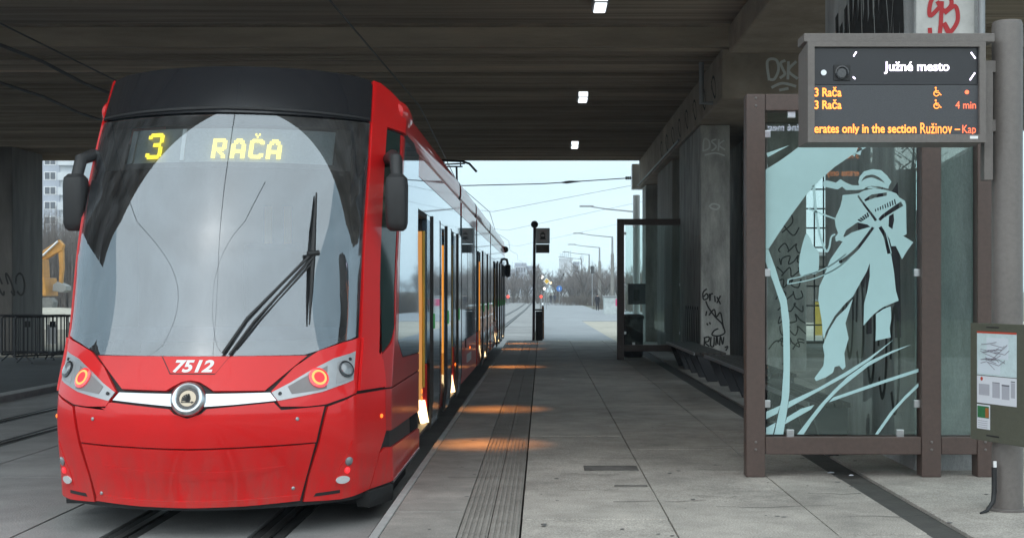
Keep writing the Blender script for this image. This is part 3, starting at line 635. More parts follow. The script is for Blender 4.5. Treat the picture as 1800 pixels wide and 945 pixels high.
for mr in (False, True):
    sgn = -1 if mr else 1
    hg = patch("headlamp_surround", [(1.083, 1.362), (.95, 1.328), (.80, 1.272), (.66, 1.165), (.530, 1.008), (.596, .908), (.75, .90), (.875, .908), (1.083, .973)], .016, .03, red, tram, .04, mr)
    hl = patch("headlamp", [(1.048, 1.262), (.90, 1.215), (.75, 1.130), (.640, 1.058), (.532, 1.000), (.575, .944), (.72, .968), (.85, .992), (1.048, 1.06)], .020, .008, silver, hg, .04, mr)
    patch("headlamp_recess", [(.865, 1.165), (.735, 1.098), (.63, 1.035), (.66, .985), (.80, 1.0), (.872, 1.012)], .0225, .004, mat("lamp_grey", (.22, .20, .20), .45, var=.1), hl, .05, mr)
    patch("headlamp_recess", [(1.03, 1.225), (.925, 1.19), (.928, 1.04), (1.03, 1.07)], .0225, .004, mat("lamp_grey2", (.30, .30, .31), .4), hl, .05, mr)
    e = sgn * .815; c = S(e, 1.083, .022); n = snrm(e, 1.083)
    MB().lathe([(.072, 0), (.075, .010), (.066, .014)], c, n, 32).build("lamp_rim", mat("red_lens", (.5, .03, .03), .15, coat=1, emit=(1, .05, .07), est=.22), hl, smooth=True)
    MB().ring(c + n * .0125, .040, .056, n, 32, .006).build("lamp_ring", ringlamp, hl)
    MB().disc(c + n * .0135, .040, n, 28, 1, .006).build("lamp_core", redlamp, hl)
    e = sgn * .980; c = S(e, 1.135, .022); n = snrm(e, 1.135)
    MB().lathe([(.060, 0), (.062, .012), (.053, .014)], c, n, 32).build("side_lamp_rim", blackgloss, hl, smooth=True)
    MB().lathe([(.050, .010), (.046, .020), (.03, .026), (.008, .029)], c, n, 28).build("side_lamp_lens", lens, hl, smooth=True)
    for ee, zz in ((sgn * 1.0, 1.205), (sgn * .585, .99)): MB().lathe([(.012, 0), (.012, .008), (.007, .009)], S(ee, zz, .021), snrm(ee, zz), 12).build("bolt", blackst, hl)
    # corner bumper with fog lamp cluster
    cb = patch("corner_bumper", [(.890, .892), (1.09, .962), (1.44, .966), (1.455, .66), (1.33, .50), (1.20, .25), (.95, .222), (.725, .232), (.76, .40), (.835, .64)], .014, .026, red, tram, .05, mr)
    patch("fog_recess", [(1.050, .640), (1.03, .42), (1.0, .31), (.915, .33), (.93, .40), (.99, .53)], .019, .006, red, cb, .04, mr)
    for ee, zz, r_, m_ in ((1.010, .495, .032, lens), (.995, .43, .022, redlamp)): MB().lathe([(r_, 0), (r_, .008), (r_ * .7, .014), (r_ * .2, .017)], S(sgn * ee, zz, .018), snrm(sgn * ee, zz), 18).build("fog_lamp", m_, cb, smooth=True)
    MB().disc(S(sgn * .965, .365, .018), .058, snrm(sgn * .965, .365), 24, .48, .010).build("reflector", mat("reflector_lens", (.62, .62, .62), .2, coat=1), cb)
    patch("tow_slot", [(.785, .262), (.95, .268), (.95, .292), (.80, .286)], .016, .004, black, cb, .05, mr)
    MB().lathe([(.016, 0), (.014, .010), (.006, .014)], S(sgn * 1.375, .777, .012), snrm(sgn * 1.375, .777), 14).build("marker_light", amber, tram)
    if not mr: patch("step_rubber", [(1.17, .238), (1.56, .238), (1.53, .12), (1.18, .12)], .03, .10, rubber, tram, .06, mr)
    # side of the cab
    pil = patch("pillar", [(1.046, 3.388), (1.075, 3.03), (1.093, 2.64), (1.096, 1.375), (1.095, .985), (1.42, .985), (1.395, 1.06), (1.345, 1.18), (1.302, 1.21), (1.276, 1.75), (1.270, 2.16), (1.254, 2.7), (1.246, 3.02), (1.78, 3.0), (1.78, 3.18), (1.42, 3.27), (1.25, 3.34), (1.12, 3.385)], .016, .03, red, tram, .05, mr)
    patch("pillar_bulge", [(1.10, 1.36), (1.10, .985), (1.42, .985), (1.395, 1.06), (1.345, 1.18), (1.29, 1.23), (1.2, 1.33)], .030, .02, red, pil, .05, mr)
    patch("cab_window", [(1.258, 3.0), (1.50, 2.985), (1.60, 2.5), (1.622, 2.2), (1.60, 1.75), (1.66, 1.42), (1.50, 1.31), (1.312, 1.215), (1.286, 1.75), (1.280, 2.16), (1.264, 2.7)], .004, .012, cabglass, tram, .05, mr)
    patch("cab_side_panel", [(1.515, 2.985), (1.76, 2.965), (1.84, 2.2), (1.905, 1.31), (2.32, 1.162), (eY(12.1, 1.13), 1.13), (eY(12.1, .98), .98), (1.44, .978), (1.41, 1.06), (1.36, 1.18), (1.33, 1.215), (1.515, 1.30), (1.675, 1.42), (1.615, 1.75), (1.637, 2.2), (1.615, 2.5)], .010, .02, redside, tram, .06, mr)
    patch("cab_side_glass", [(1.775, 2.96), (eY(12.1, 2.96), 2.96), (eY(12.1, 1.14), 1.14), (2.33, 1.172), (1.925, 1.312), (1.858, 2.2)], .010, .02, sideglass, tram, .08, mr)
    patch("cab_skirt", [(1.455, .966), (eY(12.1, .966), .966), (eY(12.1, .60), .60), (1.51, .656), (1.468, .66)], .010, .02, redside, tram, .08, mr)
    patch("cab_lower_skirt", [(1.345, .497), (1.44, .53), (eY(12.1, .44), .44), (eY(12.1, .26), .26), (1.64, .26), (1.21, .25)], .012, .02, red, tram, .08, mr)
    patch("skirt_trim", [(1.66, .245), (eY(12.1, .245), .245), (eY(12.1, .262), .262), (1.66, .262)], .018, .02, chrome, tram, .1, mr)
    # mirror
    X0 = XC + sgn * (1.145 if mr else 1.295)
    mrr = MB(); secs = []
    for zz, hw, hd in ((2.16, .05, .05), (2.18, .072, .075), (2.22, .082, .09), (2.5, .085, .095), (2.56, .078, .09), (2.59, .05, .06)):
        secs.append([Vector((X0 + hw * (1 if abs(math.cos(a)) > .01 else 0) * math.copysign(abs(math.cos(a)) ** .5, math.cos(a)), 9.95 + hd * math.copysign(abs(math.sin(a)) ** .6, math.sin(a)), zz)) for a in [2 * PI * k / 16 + .1 for k in range(16)]])
    mo = mrr.loft(secs).build("mirror", mat("mirror_black", (.022, .022, .023), .55, bump=.1, bscale=120), tram, smooth=True)
    MB().tube([(XC + sgn * (1.02 if mr else 1.17), 10.42 - .25 * mr, 2.74), (X0 - sgn * .06, 10.2 - .05 * mr, 2.755), (X0 - sgn * .015, 10.02, 2.71), (X0, 9.96, 2.56)], [.05, .052, .05, .045], 10).build("mirror_arm", MATS["mirror_black"], mo, smooth=True)
for sgn in (-1, 1):
    MB().lathe([(.02, -.16), (.075, -.13), (.105, -.05), (.112, .05), (.10, .4), (.03, .42)], (XC + sgn * 1.175, 10.98, 3.19), (0, 1, 0), 20).build("fairing_nose", red, tram, smooth=True)
# wiper
wp = MB().tube([S(.19, 1.26, .03), S(.33, 1.5, .05), S(.715, 1.955, .055)], .011, 6).tube([S(.235, 1.25, .03), S(.37, 1.47, .05), S(.725, 1.93, .055)], .009, 6).tube([S(.28, 1.3, .02), S(.42, 1.5, .045), S(.73, 1.90, .05)], .006, 6)
wp = wp.build("wiper", black, tram, smooth=True)
MB().tube([S(.724, 2.412, .03), S(.726, 2.15, .04), S(.727, 1.955, .045), S(.728, 1.7, .04), S(.729, 1.457, .03)], [.006, .015, .019, .014, .005], 6).build("wiper_blade", black, wp)
MB().tube([S(.69, 1.955, .055), S(.76, 1.965, .055)], .02, 8).build("wiper_joint", black, wp)
# cab interior
it = MB().box(XC - 1.15, XC + 1.15, 9.9, 12.0, .85, .9); cabf = it.build("cab_floor", black, tram)
d = MB(); d.loft([[S(-1.0 + 2.0 * i / 16, 1.30, -.05) for i in range(17)] + [Vector((XC + 1.0 - 2.0 * i / 16, 10.35, 1.42)) for i in range(17)], [S(-1.0 + 2.0 * i / 16, .95, -.05) for i in range(17)] + [Vector((XC + 1.0 - 2.0 * i / 16, 10.35, .95)) for i in range(17)]])
d.build("dashboard", mat("dash_blue_grey", (.05, .055, .07), .7), tram)
MB().box(XC - 1.18, XC + 1.18, 11.6, 11.64, .9, 3.2).build("cab_partition", mat("partition_grey", (.10, .105, .11), .6), tram)
for x in (-.05, .12, .72): MB().box(XC + x, XC + x + .06, 11.55, 11.59, 1.1, 2.45).build("grab_pole", orange, tram)
st = MB().box(XC - .1, XC + .42, 10.9, 11.0, 1.35, 2.1).box(XC - .1, XC + .42, 10.5, 10.98, 1.28, 1.40).build("driver_seat", mat("seat_cloth", (.06, .06, .075), .9), tram, bevel=.05)
# long side: panels between the open doors and the folding joints
XR = XC + WW
doors = [(12.15, 13.05, 0), (15.75, 17.0, 1), (25.0, 26.3, 1), (33.0, 34.2, 1), (36.6, 37.8, 1)]
joints = [(18.35, 18.72), (22.75, 23.15), (28.95, 29.35)]
cuts = sorted([(a, c) for a, c, _ in doors] + joints); y = 12.12; segs = []
for a, c in cuts:
    if a - y > .05: segs.append((y, a))
    y = c
segs.append((y, 40.1))
for sgn in (1, -1):
    xo = XC + sgn * WW; xi = XC + sgn * (WW - .05); xl, xh = min(xo, xi), max(xo, xi)
    for a, c in (segs if sgn > 0 else [(12.12, 18.35), (18.72, 22.75), (23.15, 28.95), (29.35, 40.1)]):
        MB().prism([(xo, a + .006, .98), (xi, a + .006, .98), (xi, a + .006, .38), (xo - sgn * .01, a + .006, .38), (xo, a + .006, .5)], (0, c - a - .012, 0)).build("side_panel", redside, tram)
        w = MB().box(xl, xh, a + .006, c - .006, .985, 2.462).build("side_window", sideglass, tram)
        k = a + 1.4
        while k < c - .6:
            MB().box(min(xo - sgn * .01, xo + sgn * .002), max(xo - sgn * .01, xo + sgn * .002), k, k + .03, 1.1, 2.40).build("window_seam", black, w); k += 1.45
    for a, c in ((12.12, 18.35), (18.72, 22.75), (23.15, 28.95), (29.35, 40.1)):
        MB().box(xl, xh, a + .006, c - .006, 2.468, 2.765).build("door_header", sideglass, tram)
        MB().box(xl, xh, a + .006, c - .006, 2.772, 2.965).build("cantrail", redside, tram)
        secs = []
        ylist = [(a, 1), (c - .01, 1)] if a > 13 else [(10.93, .25), (10.97, .62), (11.05, .85), (11.18, .97), (11.35, 1), (c - .01, 1)]
        for yy, k in ylist:
            cx, cz = XC + sgn * 1.09, 3.12; hw, hh = .155 * k, .155 * k
            secs.append([Vector((cx + hw * math.copysign(abs(math.cos(q)) ** .55, math.cos(q)), yy, cz + hh * math.copysign(abs(math.sin(q)) ** .6, math.sin(q)))) for q in [2 * PI * j / 20 + .05 for j in range(20)]])
        MB().loft(secs).build("roof_fairing", red if a < 13 else redside, tram, smooth=True)
    for a, c in joints:
        jb = MB(); n = 5
        for k in range(n): jb.box(min(xo - sgn * .07, xo - sgn * .02), max(xo - sgn * .07, xo - sgn * .02), a + (c - a) * k / n + .01, a + (c - a) * (k + 1) / n - .01, .4, 3.24)
        jb.box(xi - .04, xi, a, c, .4, 3.22).build("bellows", rubber, tram, bevel=.01)
b = MB().box(XC - 1.1, XC + 1.1, 12.5, 40.0, 3.02, 3.16); b.build("roof", black, tram)
b = MB().box(XC - 1.15, XC + 1.15, 12.1, 40.0, .30, .36); b.build("floor", black, tram)
for y0, y1 in ((14.0, 15.6), (20.5, 22.2), (30.5, 32.2), (35.0, 36.4)): MB().box(XC - .95, XC + .95, y0, y1, .06, .34).build("bogie", black, tram, bevel=.03)
MB().box(XC - 1.2, XC + 1.2, 9.9, 11.5, .10, .32).build("coupler_cover", black, tram)
MB().box(XC - 1.22, XC + 1.22, 40.08, 40.14, .35, 3.1).build("rear_wall", blackgloss, tram)
MB().box(XC - .02, XC + .02, 12.3, 39.9, .4, 3.0).build("interior_wall", mat("interior_beige", (.30, .24, .16), .7), tram)
for a, c, dbl in doors:
    fr = MB().box(XR - .16, XR - .004, a - .05, a - .008, .38, 2.46).box(XR - .16, XR - .004, c + .008, c + .05, .38, 2.46).box(XR - .16, XR - .004, a, c, 2.42, 2.46).build("door_frame", black, tram)
    MB().box(XR - .13, XR - .045, c - .005, c + .006, .62, 2.30).build("jamb_light", doorglow if dbl else doorglow_dim, fr)
    MB().prism([(XR - .12, c - .02, .62), (XR - .02, c - .02, .62), (XR + .02, c - .02, .40), (XR - .06, c - .02, .38)], (0, .018, 0)).build("step_light", stepglow, fr)
    MB().tube([(XR - .03, c - .05, .75), (XR - .03, c - .05, 2.3)], .014, 8).build("handrail", mat("rail_yellow", (.6, .36, .03), .4), tram, smooth=True)
    MB().box(XR - .4, XR + .01, a, c, .36, .385).build("door_step", mat("step_rubber_grey", (.08, .075, .07), .5), tram)
    leaves = [(c + .02, c + .72 if dbl else c + .95)] + ([(a - .72, a - .02)] if dbl else [])
    for p, q in leaves:
        lf = MB().prism([(XR + .030, p, 2.44), (XR + .058, p, 2.44), (XR + .058, p, .62), (XR + .03, p, .34), (XR + .0, p, .34), (XR + .030, p, .62)], (0, q - p, 0)).build("door_leaf", sideglass, tram)
        sl_ = MB()
        for e0, e1 in ((p - .012, p + .03), (q - .03, q + .012)): sl_.prism([(XR + .028, e0, 2.45), (XR + .062, e0, 2.45), (XR + .062, e0, .62), (XR + .032, e0, .33), (XR + .0, e0, .33), (XR + .028, e0, .62)], (0, e1 - e0, 0))
        sl_.build("door_seal", black, lf)
        MB().box(XR + .055, XR + .075, p - .01, p + .07, 1.33, 1.48).build("door_button", mat("button_green", (.03, .14, .05), .4, emit=(.1, .7, .2), est=.04), lf)
    la = bpy.data.lights.new("door_lamp", 'AREA'); la.energy = 1.0; la.color = (1, .36, .08); la.shape = 'RECTANGLE'; la.size = .3; la.size_y = .12; la.spread = R(30)
    lo = bpy.data.objects.new("door_lamp", la); C.objects.link(lo); lo.location = (XR - .30, (a + c) / 2 + .1, 2.36)
    lo.rotation_euler = Vector((.85, 0, -2.1)).to_track_quat('-Z', 'Y').to_euler()
for px_, py_ in ((741, 687), (741, 700), (821, 625), (826, 610), (800, 640), (848, 598)):
    Y = 2300 * 1.149 / (953 - px_); MB().lathe([(.022, 0), (.02, .008), (.008, .012)], (XR - .002, Y, 1.70 - (py_ - 512) / 2300 * Y), (1, 0, 0), 12).build("marker_light", amber, tram)
MB().lathe([(.07, 0), (.07, .012)], (XR, 19.6, .93), (1, 0, 0), 20).build("filler_cap", black, tram)
MB().box(XR, XR + .012, 19.9, 21.0, .62, .74).build("vent_grille", galv, tram)
# rear mirror, rear corner lamp, pantograph
MB().lathe([(.03, -.2), (.085, -.16), (.09, .16), (.03, .2)], (XR + .11, 39.6, 2.33), (0, 0, 1), 12).build("mirror", MATS["mirror_black"], tram, smooth=True)
MB().tube([(XR + .11, 39.6, 2.5), (XR + .08, 39.65, 2.66), (XR - .05, 39.7, 2.7)], .04, 8).build("mirror_arm", MATS["mirror_black"], tram)
MB().lathe([(.02, -.12), (.1, -.07), (.1, .07), (.02, .12)], (XR + .02, 40.0, 2.98), (0, 1, 0), 12).build("roof_corner_cap", black, tram, smooth=True)
pt = MB().tube([(XC - .8, 32, 4.62), (XC - .62, 32, 4.82), (XC - .45, 32, 4.88), (XC, 32, 4.9), (XC + .45, 32, 4.88), (XC + .62, 32, 4.82), (XC + .8, 32, 4.62)], .028, 8).tube([(XC - .62, 32.25, 4.80), (XC + .5, 32.25, 4.85)], .02, 6).tube([(XC - .45, 32.1, 4.76), (XC + .45, 32.1, 4.76)], .02, 6)
for x in (-.4, 0, .4): pt.tube([(XC + x, 32.1, 4.76), (XC + x, 32, 4.88)], .015, 6)
pt = pt.build("pantograph", black, tram, smooth=True)
MB().tube([(XC + .3, 32.1, 4.76), (XC + .28, 32.6, 4.3), (XC + .18, 33.1, 3.95), (XC + .1, 31.5, 3.2)], .025, 6).tube([(XC - .3, 32.1, 4.76), (XC - .28, 32.6, 4.3), (XC - .18, 33.1, 3.95), (XC - .1, 31.5, 3.2)], .025, 6).build("pantograph_arm", black, pt)

# ------------------------------------------------------------------ shelter screens
K = 10.44 / F
def shelter_screen(label, Y):
    t = thing("shelter_screen", label, "glass screen", (1.63, Y, PZ), "brown steel shelter screens")
    f = MB()
    top, bot = 3.275, .40
    f.box(1.63, 1.78, Y, Y + .15, PZ, top).build("post", brown, t, bevel=.006)
    MB().box(3.03, 3.185, Y, Y + .15, PZ, 3.14).build("post", brown, t, bevel=.006)
    MB().box(3.475, 3.60, Y, Y + .15, PZ, 3.14).build("post", brown, t, bevel=.006)
    MB().box(1.783, 3.60, Y + .003, Y + .147, 3.143, top).build("top_rail", brown, t, bevel=.006)
    MB().box(1.783, 3.027, Y + .005, Y + .145, bot, .54).build("bottom_rail", brown, t, bevel=.006)
    MB().box(3.188, 3.472, Y + .005, Y + .145, bot, .54).build("bottom_rail", brown, t, bevel=.006)
    for x_, z_ in ((1.705, .44), (1.705, .50), (1.705, 3.18), (1.705, 3.24), (3.107, .44), (3.107, .50), (3.107, 3.08), (3.537, .44), (3.537, .50)):
        MB().lathe([(.011, 0), (.011, .005), (.007, .008)], (x_, Y - .0005, z_), (0, -1, 0), 8).build("bolt", greybrown, t)
    MB().box(1.81, 3.005, Y + .06, Y + .072, .555, 3.13).build("glass_pane", shelterglass, t)
    MB().box(3.205, 3.455, Y + .06, Y + .072, .555, 3.13).build("glass_pane", shelterglass, t)
    for x, z in ((1.80, .80), (1.80, 1.85), (1.80, 2.96), (3.01, .80), (3.01, 1.85)):
        MB().box(x - .028, x + .03, Y + .045, Y + .085, z - .03, z + .03).build("clamp", chrome, t, bevel=.004)
    for x in (1.99, 2.87):
        MB().box(x - .03, x + .03, Y + .045, Y + .085, .535, .595).build("clamp", chrome, t, bevel=.004)
    MB().box(1.97, 2.03, Y + .045, Y + .085, 3.09, 3.15).build("clamp", chrome, t, bevel=.004)
    return t
s1 = shelter_screen("near brown steel screen with pale figure film on its glass", 10.44)
s2 = shelter_screen("plain far brown steel screen by the daylight opening", 28.4)
# film on the near pane: outlines with cut-outs
def film(loops, name="figure_film", lift=0):
    cu = bpy.data.curves.new(name, 'CURVE'); cu.dimensions = '2D'; cu.fill_mode = 'BOTH'; cu.extrude = .0006
    for lp in loops:
        sp = cu.splines.new('POLY'); sp.points.add(len(lp) - 1); sp.use_cyclic_u = True
        for p, (u, v) in zip(sp.points, lp): p.co = ((u - VX) * K, (VY - v) * K, 0, 1)
    o = bpy.data.objects.new(name, cu); C.objects.link(o); bpy.context.view_layer.update()
    me = bpy.data.meshes.new_from_object(o.evaluated_get(bpy.context.evaluated_depsgraph_get())); bpy.data.objects.remove(o)
    off = wloc(s1)
    for v in me.vertices: v.co = Vector((v.co.x, 10.496 - lift + v.co.z, H + v.co.y)) - off
    me.materials.clear(); me.materials.append(decal); o = bpy.data.objects.new(name, me); C.objects.link(o); o.parent = s1; return o
def strip(pts, w, n=5):
    p = curve(pts, n); k = len(p); L_, R_ = [], []
    for i, q in enumerate(p):
        a, c = p[max(i - 1, 0)], p[min(i + 1, k - 1)]; dx, dy = c[0] - a[0], c[1] - a[1]; l = math.hypot(dx, dy) or 1
        ww = (w[0] + (w[1] - w[0]) * i / (k - 1)) / 2 if isinstance(w, tuple) else w / 2
        L_.append((q[0] - dy / l * ww, q[1] + dx / l * ww)); R_.append((q[0] + dy / l * ww, q[1] - dx / l * ww))
    return L_ + R_[::-1]
def sm(p): return curve(list(p) + [p[0]], 3)[:-1]
film([[(1409, 255), (1530, 256), (1501, 271), (1469, 293), (1444, 315), (1419, 342), (1394, 376), (1372, 408), (1353, 437), (1348, 437), (1348, 297), (1372, 282), (1392, 268)],
      strip([(1500, 300), (1508, 280), (1515, 258)], (12, 7))], "arc_film")
film([[(1349, 268), (1390, 254), (1352, 275)]], "arc_film")
film([[(1348, 438), (1353, 438), (1365, 470), (1374, 500), (1385, 525), (1390, 563), (1391, 627), (1390, 690), (1386, 722), (1379, 764), (1363, 764), (1376, 703), (1379.6, 648), (1379, 585), (1374, 534), (1363, 500), (1348, 460)]], "arc_film")
film([[(1349, 724), (1374, 713), (1369, 727), (1349, 737)], [(1389, 706), (1441, 682), (1488, 655), (1530, 629), (1575, 596), (1532, 633), (1492, 660), (1441, 688), (1387, 718)],
      [(1385.5, 734), (1410, 719), (1434, 712), (1428, 720), (1382, 746)], [(1349, 764), (1349, 752), (1366, 743), (1361, 764)],
      [(1459.5, 707.5), (1467, 699), (1530, 677), (1618, 648), (1618, 654), (1562, 672), (1509, 690)], [(1541, 764), (1568, 725), (1594, 696), (1618, 673), (1618, 680), (1594, 703), (1573, 727), (1547, 764)]], "grass_film")
film([[(1605, 605.5), (1573, 616), (1530, 635.5), (1492, 663), (1467, 687), (1441.5, 715), (1403.5, 764), (1415, 764), (1429, 742), (1454, 709.5), (1477.5, 685), (1501, 666), (1530, 643), (1568, 622)]], "grass_film", .0015)
body = [(1512, 339), (1522, 334), (1540, 330), (1556, 332), (1564, 334), (1571, 336), (1579, 339), (1584, 346), (1594, 352), (1596, 360), (1597, 411), (1591, 414), (1609, 425), (1598, 440), (1589, 455), (1584, 444), (1578, 432), (1570, 432), (1567, 420), (1560, 408),
        (1562, 416), (1568, 440), (1571, 454), (1575, 480), (1578, 510), (1583, 528), (1569, 534), (1555, 540), (1545, 547), (1535, 556), (1521, 572), (1522, 534), (1528, 510), (1532, 485), (1532, 462), (1526, 478), (1515, 497), (1502, 521), (1489, 533), (1470, 555), (1456, 580), (1450, 596),
        (1447, 563), (1441, 526), (1443, 503), (1449, 490), (1462, 456), (1484, 424), (1478, 422), (1472, 424), (1471, 416), (1476, 409), (1472, 398), (1470, 385), (1480, 362), (1483, 350), (1484, 342), (1494, 341)]
def strap(pts, w): return strip(pts, w)
holes = [strap([(1511, 343), (1523, 360), (1536, 377), (1543, 387)], (3, 5)), strap([(1550, 398), (1556, 408), (1560, 416), (1563, 428), (1567, 445)], (6, 8)), strap([(1589, 357), (1572, 368), (1556, 379), (1549, 386)], (9, 5)),
         strap([(1538, 399), (1527, 414), (1510, 436), (1492, 452), (1478, 461)], (5, 6)), [(1485, 415), (1490, 404), (1500, 397), (1510, 390), (1528, 394), (1533, 398), (1518, 402), (1500, 408), (1488, 416)],
         [(1522, 350), (1535, 341), (1562, 337), (1562, 343), (1540, 347), (1524, 353)], [(1566, 379), (1574, 374), (1575, 386), (1572, 402), (1565, 397)]]
for k in range(9): holes.append([(1541 + k * 4.2, 367 - k * 2.1), (1543 + k * 4.2, 366 - k * 2.2), (1543.5 + k * 4.4, 370.5 - k * 1.6), (1541.5 + k * 4.4, 371.5 - k * 1.5)])
for k in range(5): holes.append([(1510 + k * 4, 386 - k * 3), (1512.4 + k * 4, 384 - k * 3), (1519 + k * 3, 387.5 - k * 2), (1516.6 + k * 3, 389.5 - k * 2)])
film([body] + holes)
film([[(1450, 318), (1456, 316), (1472, 320), (1480, 314), (1490, 320), (1501, 324.5), (1513, 325), (1512, 318), (1514, 309.6), (1522, 300), (1537, 296), (1552, 298), (1562.5, 307.5), (1570, 318), (1566, 326), (1564.6, 331), (1550, 327), (1535, 326), (1520, 332), (1507.5, 333), (1490, 333), (1483, 327), (1475, 332), (1450, 327)],
      sm([(1517, 318), (1523, 309), (1537, 306), (1549, 311), (1558, 320), (1549, 316), (1536, 311), (1525, 313)]), [(1522, 329), (1532, 326.5), (1548, 329), (1530, 330.5)]])
film([[(1489, 543), (1502, 525), (1489, 568), (1494.5, 594.5), (1487, 621), (1489, 645), (1484, 650), (1478, 643), (1470, 645), (1467, 655), (1455, 663), (1437, 670), (1434, 665), (1450, 643), (1452, 625), (1449, 608), (1452, 600), (1460, 580), (1474, 557)],
      ])
film([[(1543, 552), (1556, 543), (1569, 538), (1570, 560), (1567, 577), (1569, 593), (1542, 599), (1543, 575)]])
film([sm([(1422, 411), (1427, 419), (1431, 430), (1440, 440), (1442.6, 451), (1440, 478), (1425, 482), (1410, 484), (1407, 467), (1409, 446), (1414, 425), (1419, 411)])])
film([strip([(1433, 325), (1436, 364), (1443, 409), (1454, 440), (1460, 435), (1464, 416), (1471, 411)], (5, 2.5))])
film([strip([(1423, 366), (1471, 384)], 2.5)]); film([strip([(1388, 491), (1413, 485), (1440, 477), (1466, 464), (1490, 446)], 1.6)]); film([strip([(1387, 499), (1424, 492), (1450, 483), (1475, 470), (1497, 452)], 1.6)]); film([strip([(1388, 490), (1387, 500)], 2)])
# bin notice and fittings on the far screen
t = thing("litter_bin", "black litter bin behind the far glass screen", "bin", (2.05, 29.6, PZ)); MB().lathe([(.2, 0), (.23, .05), (.24, .85), (.26, .87), (.26, .93), (.2, .97)], (2.05, 29.6, PZ), (0, 0, 1), 20).build("body", blackst, t, smooth=True)
t = thing("notice_board", "dark square notice board hanging on the far glass screen", "notice board", (2.06, 28.5, 1.7)); MB().box(1.87, 2.25, 28.49, 28.53, 1.42, 1.87).build("board", mat("notice_dark", (.10, .095, .12), .5, var=.2, scale=12), t, bevel=.005); MB().box(1.99, 2.12, 28.484, 28.489, 1.50, 1.74).build("print", black, t)
t = thing("concrete_block", "low rounded pale concrete block standing beyond the far screen", "block", (2.95, 44, .1)); MB().lathe([(.62, 0), (.66, .62), (.60, .70)], (3.3, 44, .17), (0, 0, 1), 20).build("body", mat("pale_block", (.42, .41, .37), .9, var=.15, scale=4), t, smooth=True)
t = thing("daylit_pier_edge", "white round upright standing in for the daylit edge of the far pier", "post", (3.04, 40.3, 0)); 
MB().tube([(2.94, 40.8, .1), (2.94, 40.8, 4.7)], .11, 12).build("shaft", whitepaint, t, smooth=True)  # white paint stands in for daylight on the far pier's side face
# benches
def bench(label, y0, y1):
    t = thing("bench", label, "bench", (2.8, y0, PZ), "slatted benches along the wall")
    st = MB()
    for k in range(5): st.box(2.50 + k * .105, 2.59 + k * .105, y0, y1, .66, .70)
    st.build("seat", darkwood, t, bevel=.006)
    MB().box(2.476, 2.497, y0, y1, .655, .704).build("edge_trim", galv, t, bevel=.003)
    n = 5
    for k in range(n):
        yy = y0 + .15 + (y1 - y0 - .3) * k / (n - 1)
        MB().prism([(2.53, yy - .05, .655), (3.0, yy - .05, .655), (3.0, yy - .05, .42), (2.88, yy - .05, PZ), (2.72, yy - .05, PZ), (2.60, yy - .05, .5)], (0, .1, 0)).build("leg", blackst, t, bevel=.004)
    return t
b1 = bench("far slatted bench next to the far glass screen", 21.4, 26.2)
b2 = copy_tree(b1, None, (2.88, 15.9, PZ), None, "middle slatted bench with pale front edge left of the near screen")
b3 = copy_tree(b1, None, (2.62, 11.75, PZ), None, "nearest slatted bench seen through the decorated glass")
for c in kids(b3): c.scale = (.72, .70, 1)

# ------------------------------------------------------------------ departure board on its mast
ms = thing("board_mast", "thick grey brown round mast carrying the departure board", "mast", (3.16, 8.89, PZ))
MB().lathe([(.101, 0), (.101, 3.28), (.094, 3.31), (.02, 3.315)], (3.16, 8.89, PZ), (0, 0, 1), 40).build("shaft", greybrown, ms, smooth=True)
MB().lathe([(.135, 0), (.135, .012), (.104, .016)], (3.16, 8.89, PZ), (0, 0, 1), 32).build("base_flange", greybrown, ms)
KD = 8.70 / F
def D(px, py): return ((px - VX) * KD, H - (py - VY) * KD)
dx0, dz1 = D(1420, 73); dx1, dz0 = D(1733, 250); ix0, iz1 = D(1432, 82); ix1, iz0 = D(1722, 236)
db = thing("departure_board", "grey brown departure board with orange lit text on the mast", "departure board", (2.4, 8.86, 2.7))
Yf, Yb = 8.70, 9.03
cs = MB()
for a0, a1, c0, c1 in ((dx0, ix0, dz0, dz1), (ix1, dx1, dz0, dz1), (ix0, ix1, dz0, iz0), (ix0, ix1, iz1, dz1)):
    cs.box(a0, a1, Yf, Yf + .05, c0, c1)
cs.build("bezel", greybrown, db)
MB().prism([(dx0 + .001, Yf + .051, dz0), (dx0 + .001, Yf + .051, dz1), (dx0 + .001, Yf + .09, dz1 + .0), (dx0 + .001, Yb, dz1 - .03), (dx0 + .001, Yb, dz0)], (dx1 - dx0 - .002, 0, 0)).build("case", greybrown, db, bevel=.006)
tx0, tz1 = D(1415, 57); tx1, tz0 = D(1746, 73)
MB().box(tx0, tx1 + .02, Yf + .03, Yf + .25, tz0 + .003, tz1).build("top_arm", greybrown, db, bevel=.004)
MB().box(dx1 + .002, 3.09, 8.85, 8.92, 2.78, 2.86).box(dx1 + .002, 3.09, 8.85, 8.92, 3.18, 3.26).build("bracket", greybrown, db, bevel=.004)
MB().box(dx1 + .03, dx1 + .09, 8.82, 8.9, 2.45, 3.2).build("cable_box", greybrown, db, bevel=.004)
MB().box(ix0, ix1, Yf + .03, Yf + .045, D(0, 147.5)[1], iz1).build("header_screen", mat("header_screen", (.012, .013, .017), .3, coat=0), db)
scr = MB().box(ix0, ix1, Yf + .03, Yf + .045, iz0, D(0, 148.5)[1]).build("led_screen", ledscreen, db)
def dtext(s, x0, x1, y0, y1, m, bold=.012, back=False):
    a, c = D(x0, y1); e, f = D(x1, y0)
    if back: return text("led_lettering", s, m, scr, dx0 + dx1 - e, dx0 + dx1 - a, c, f, Yb + .004, True, bold)
    return text("led_lettering", s, m, scr, a, e, c, f, Yf + .0285, False, bold)
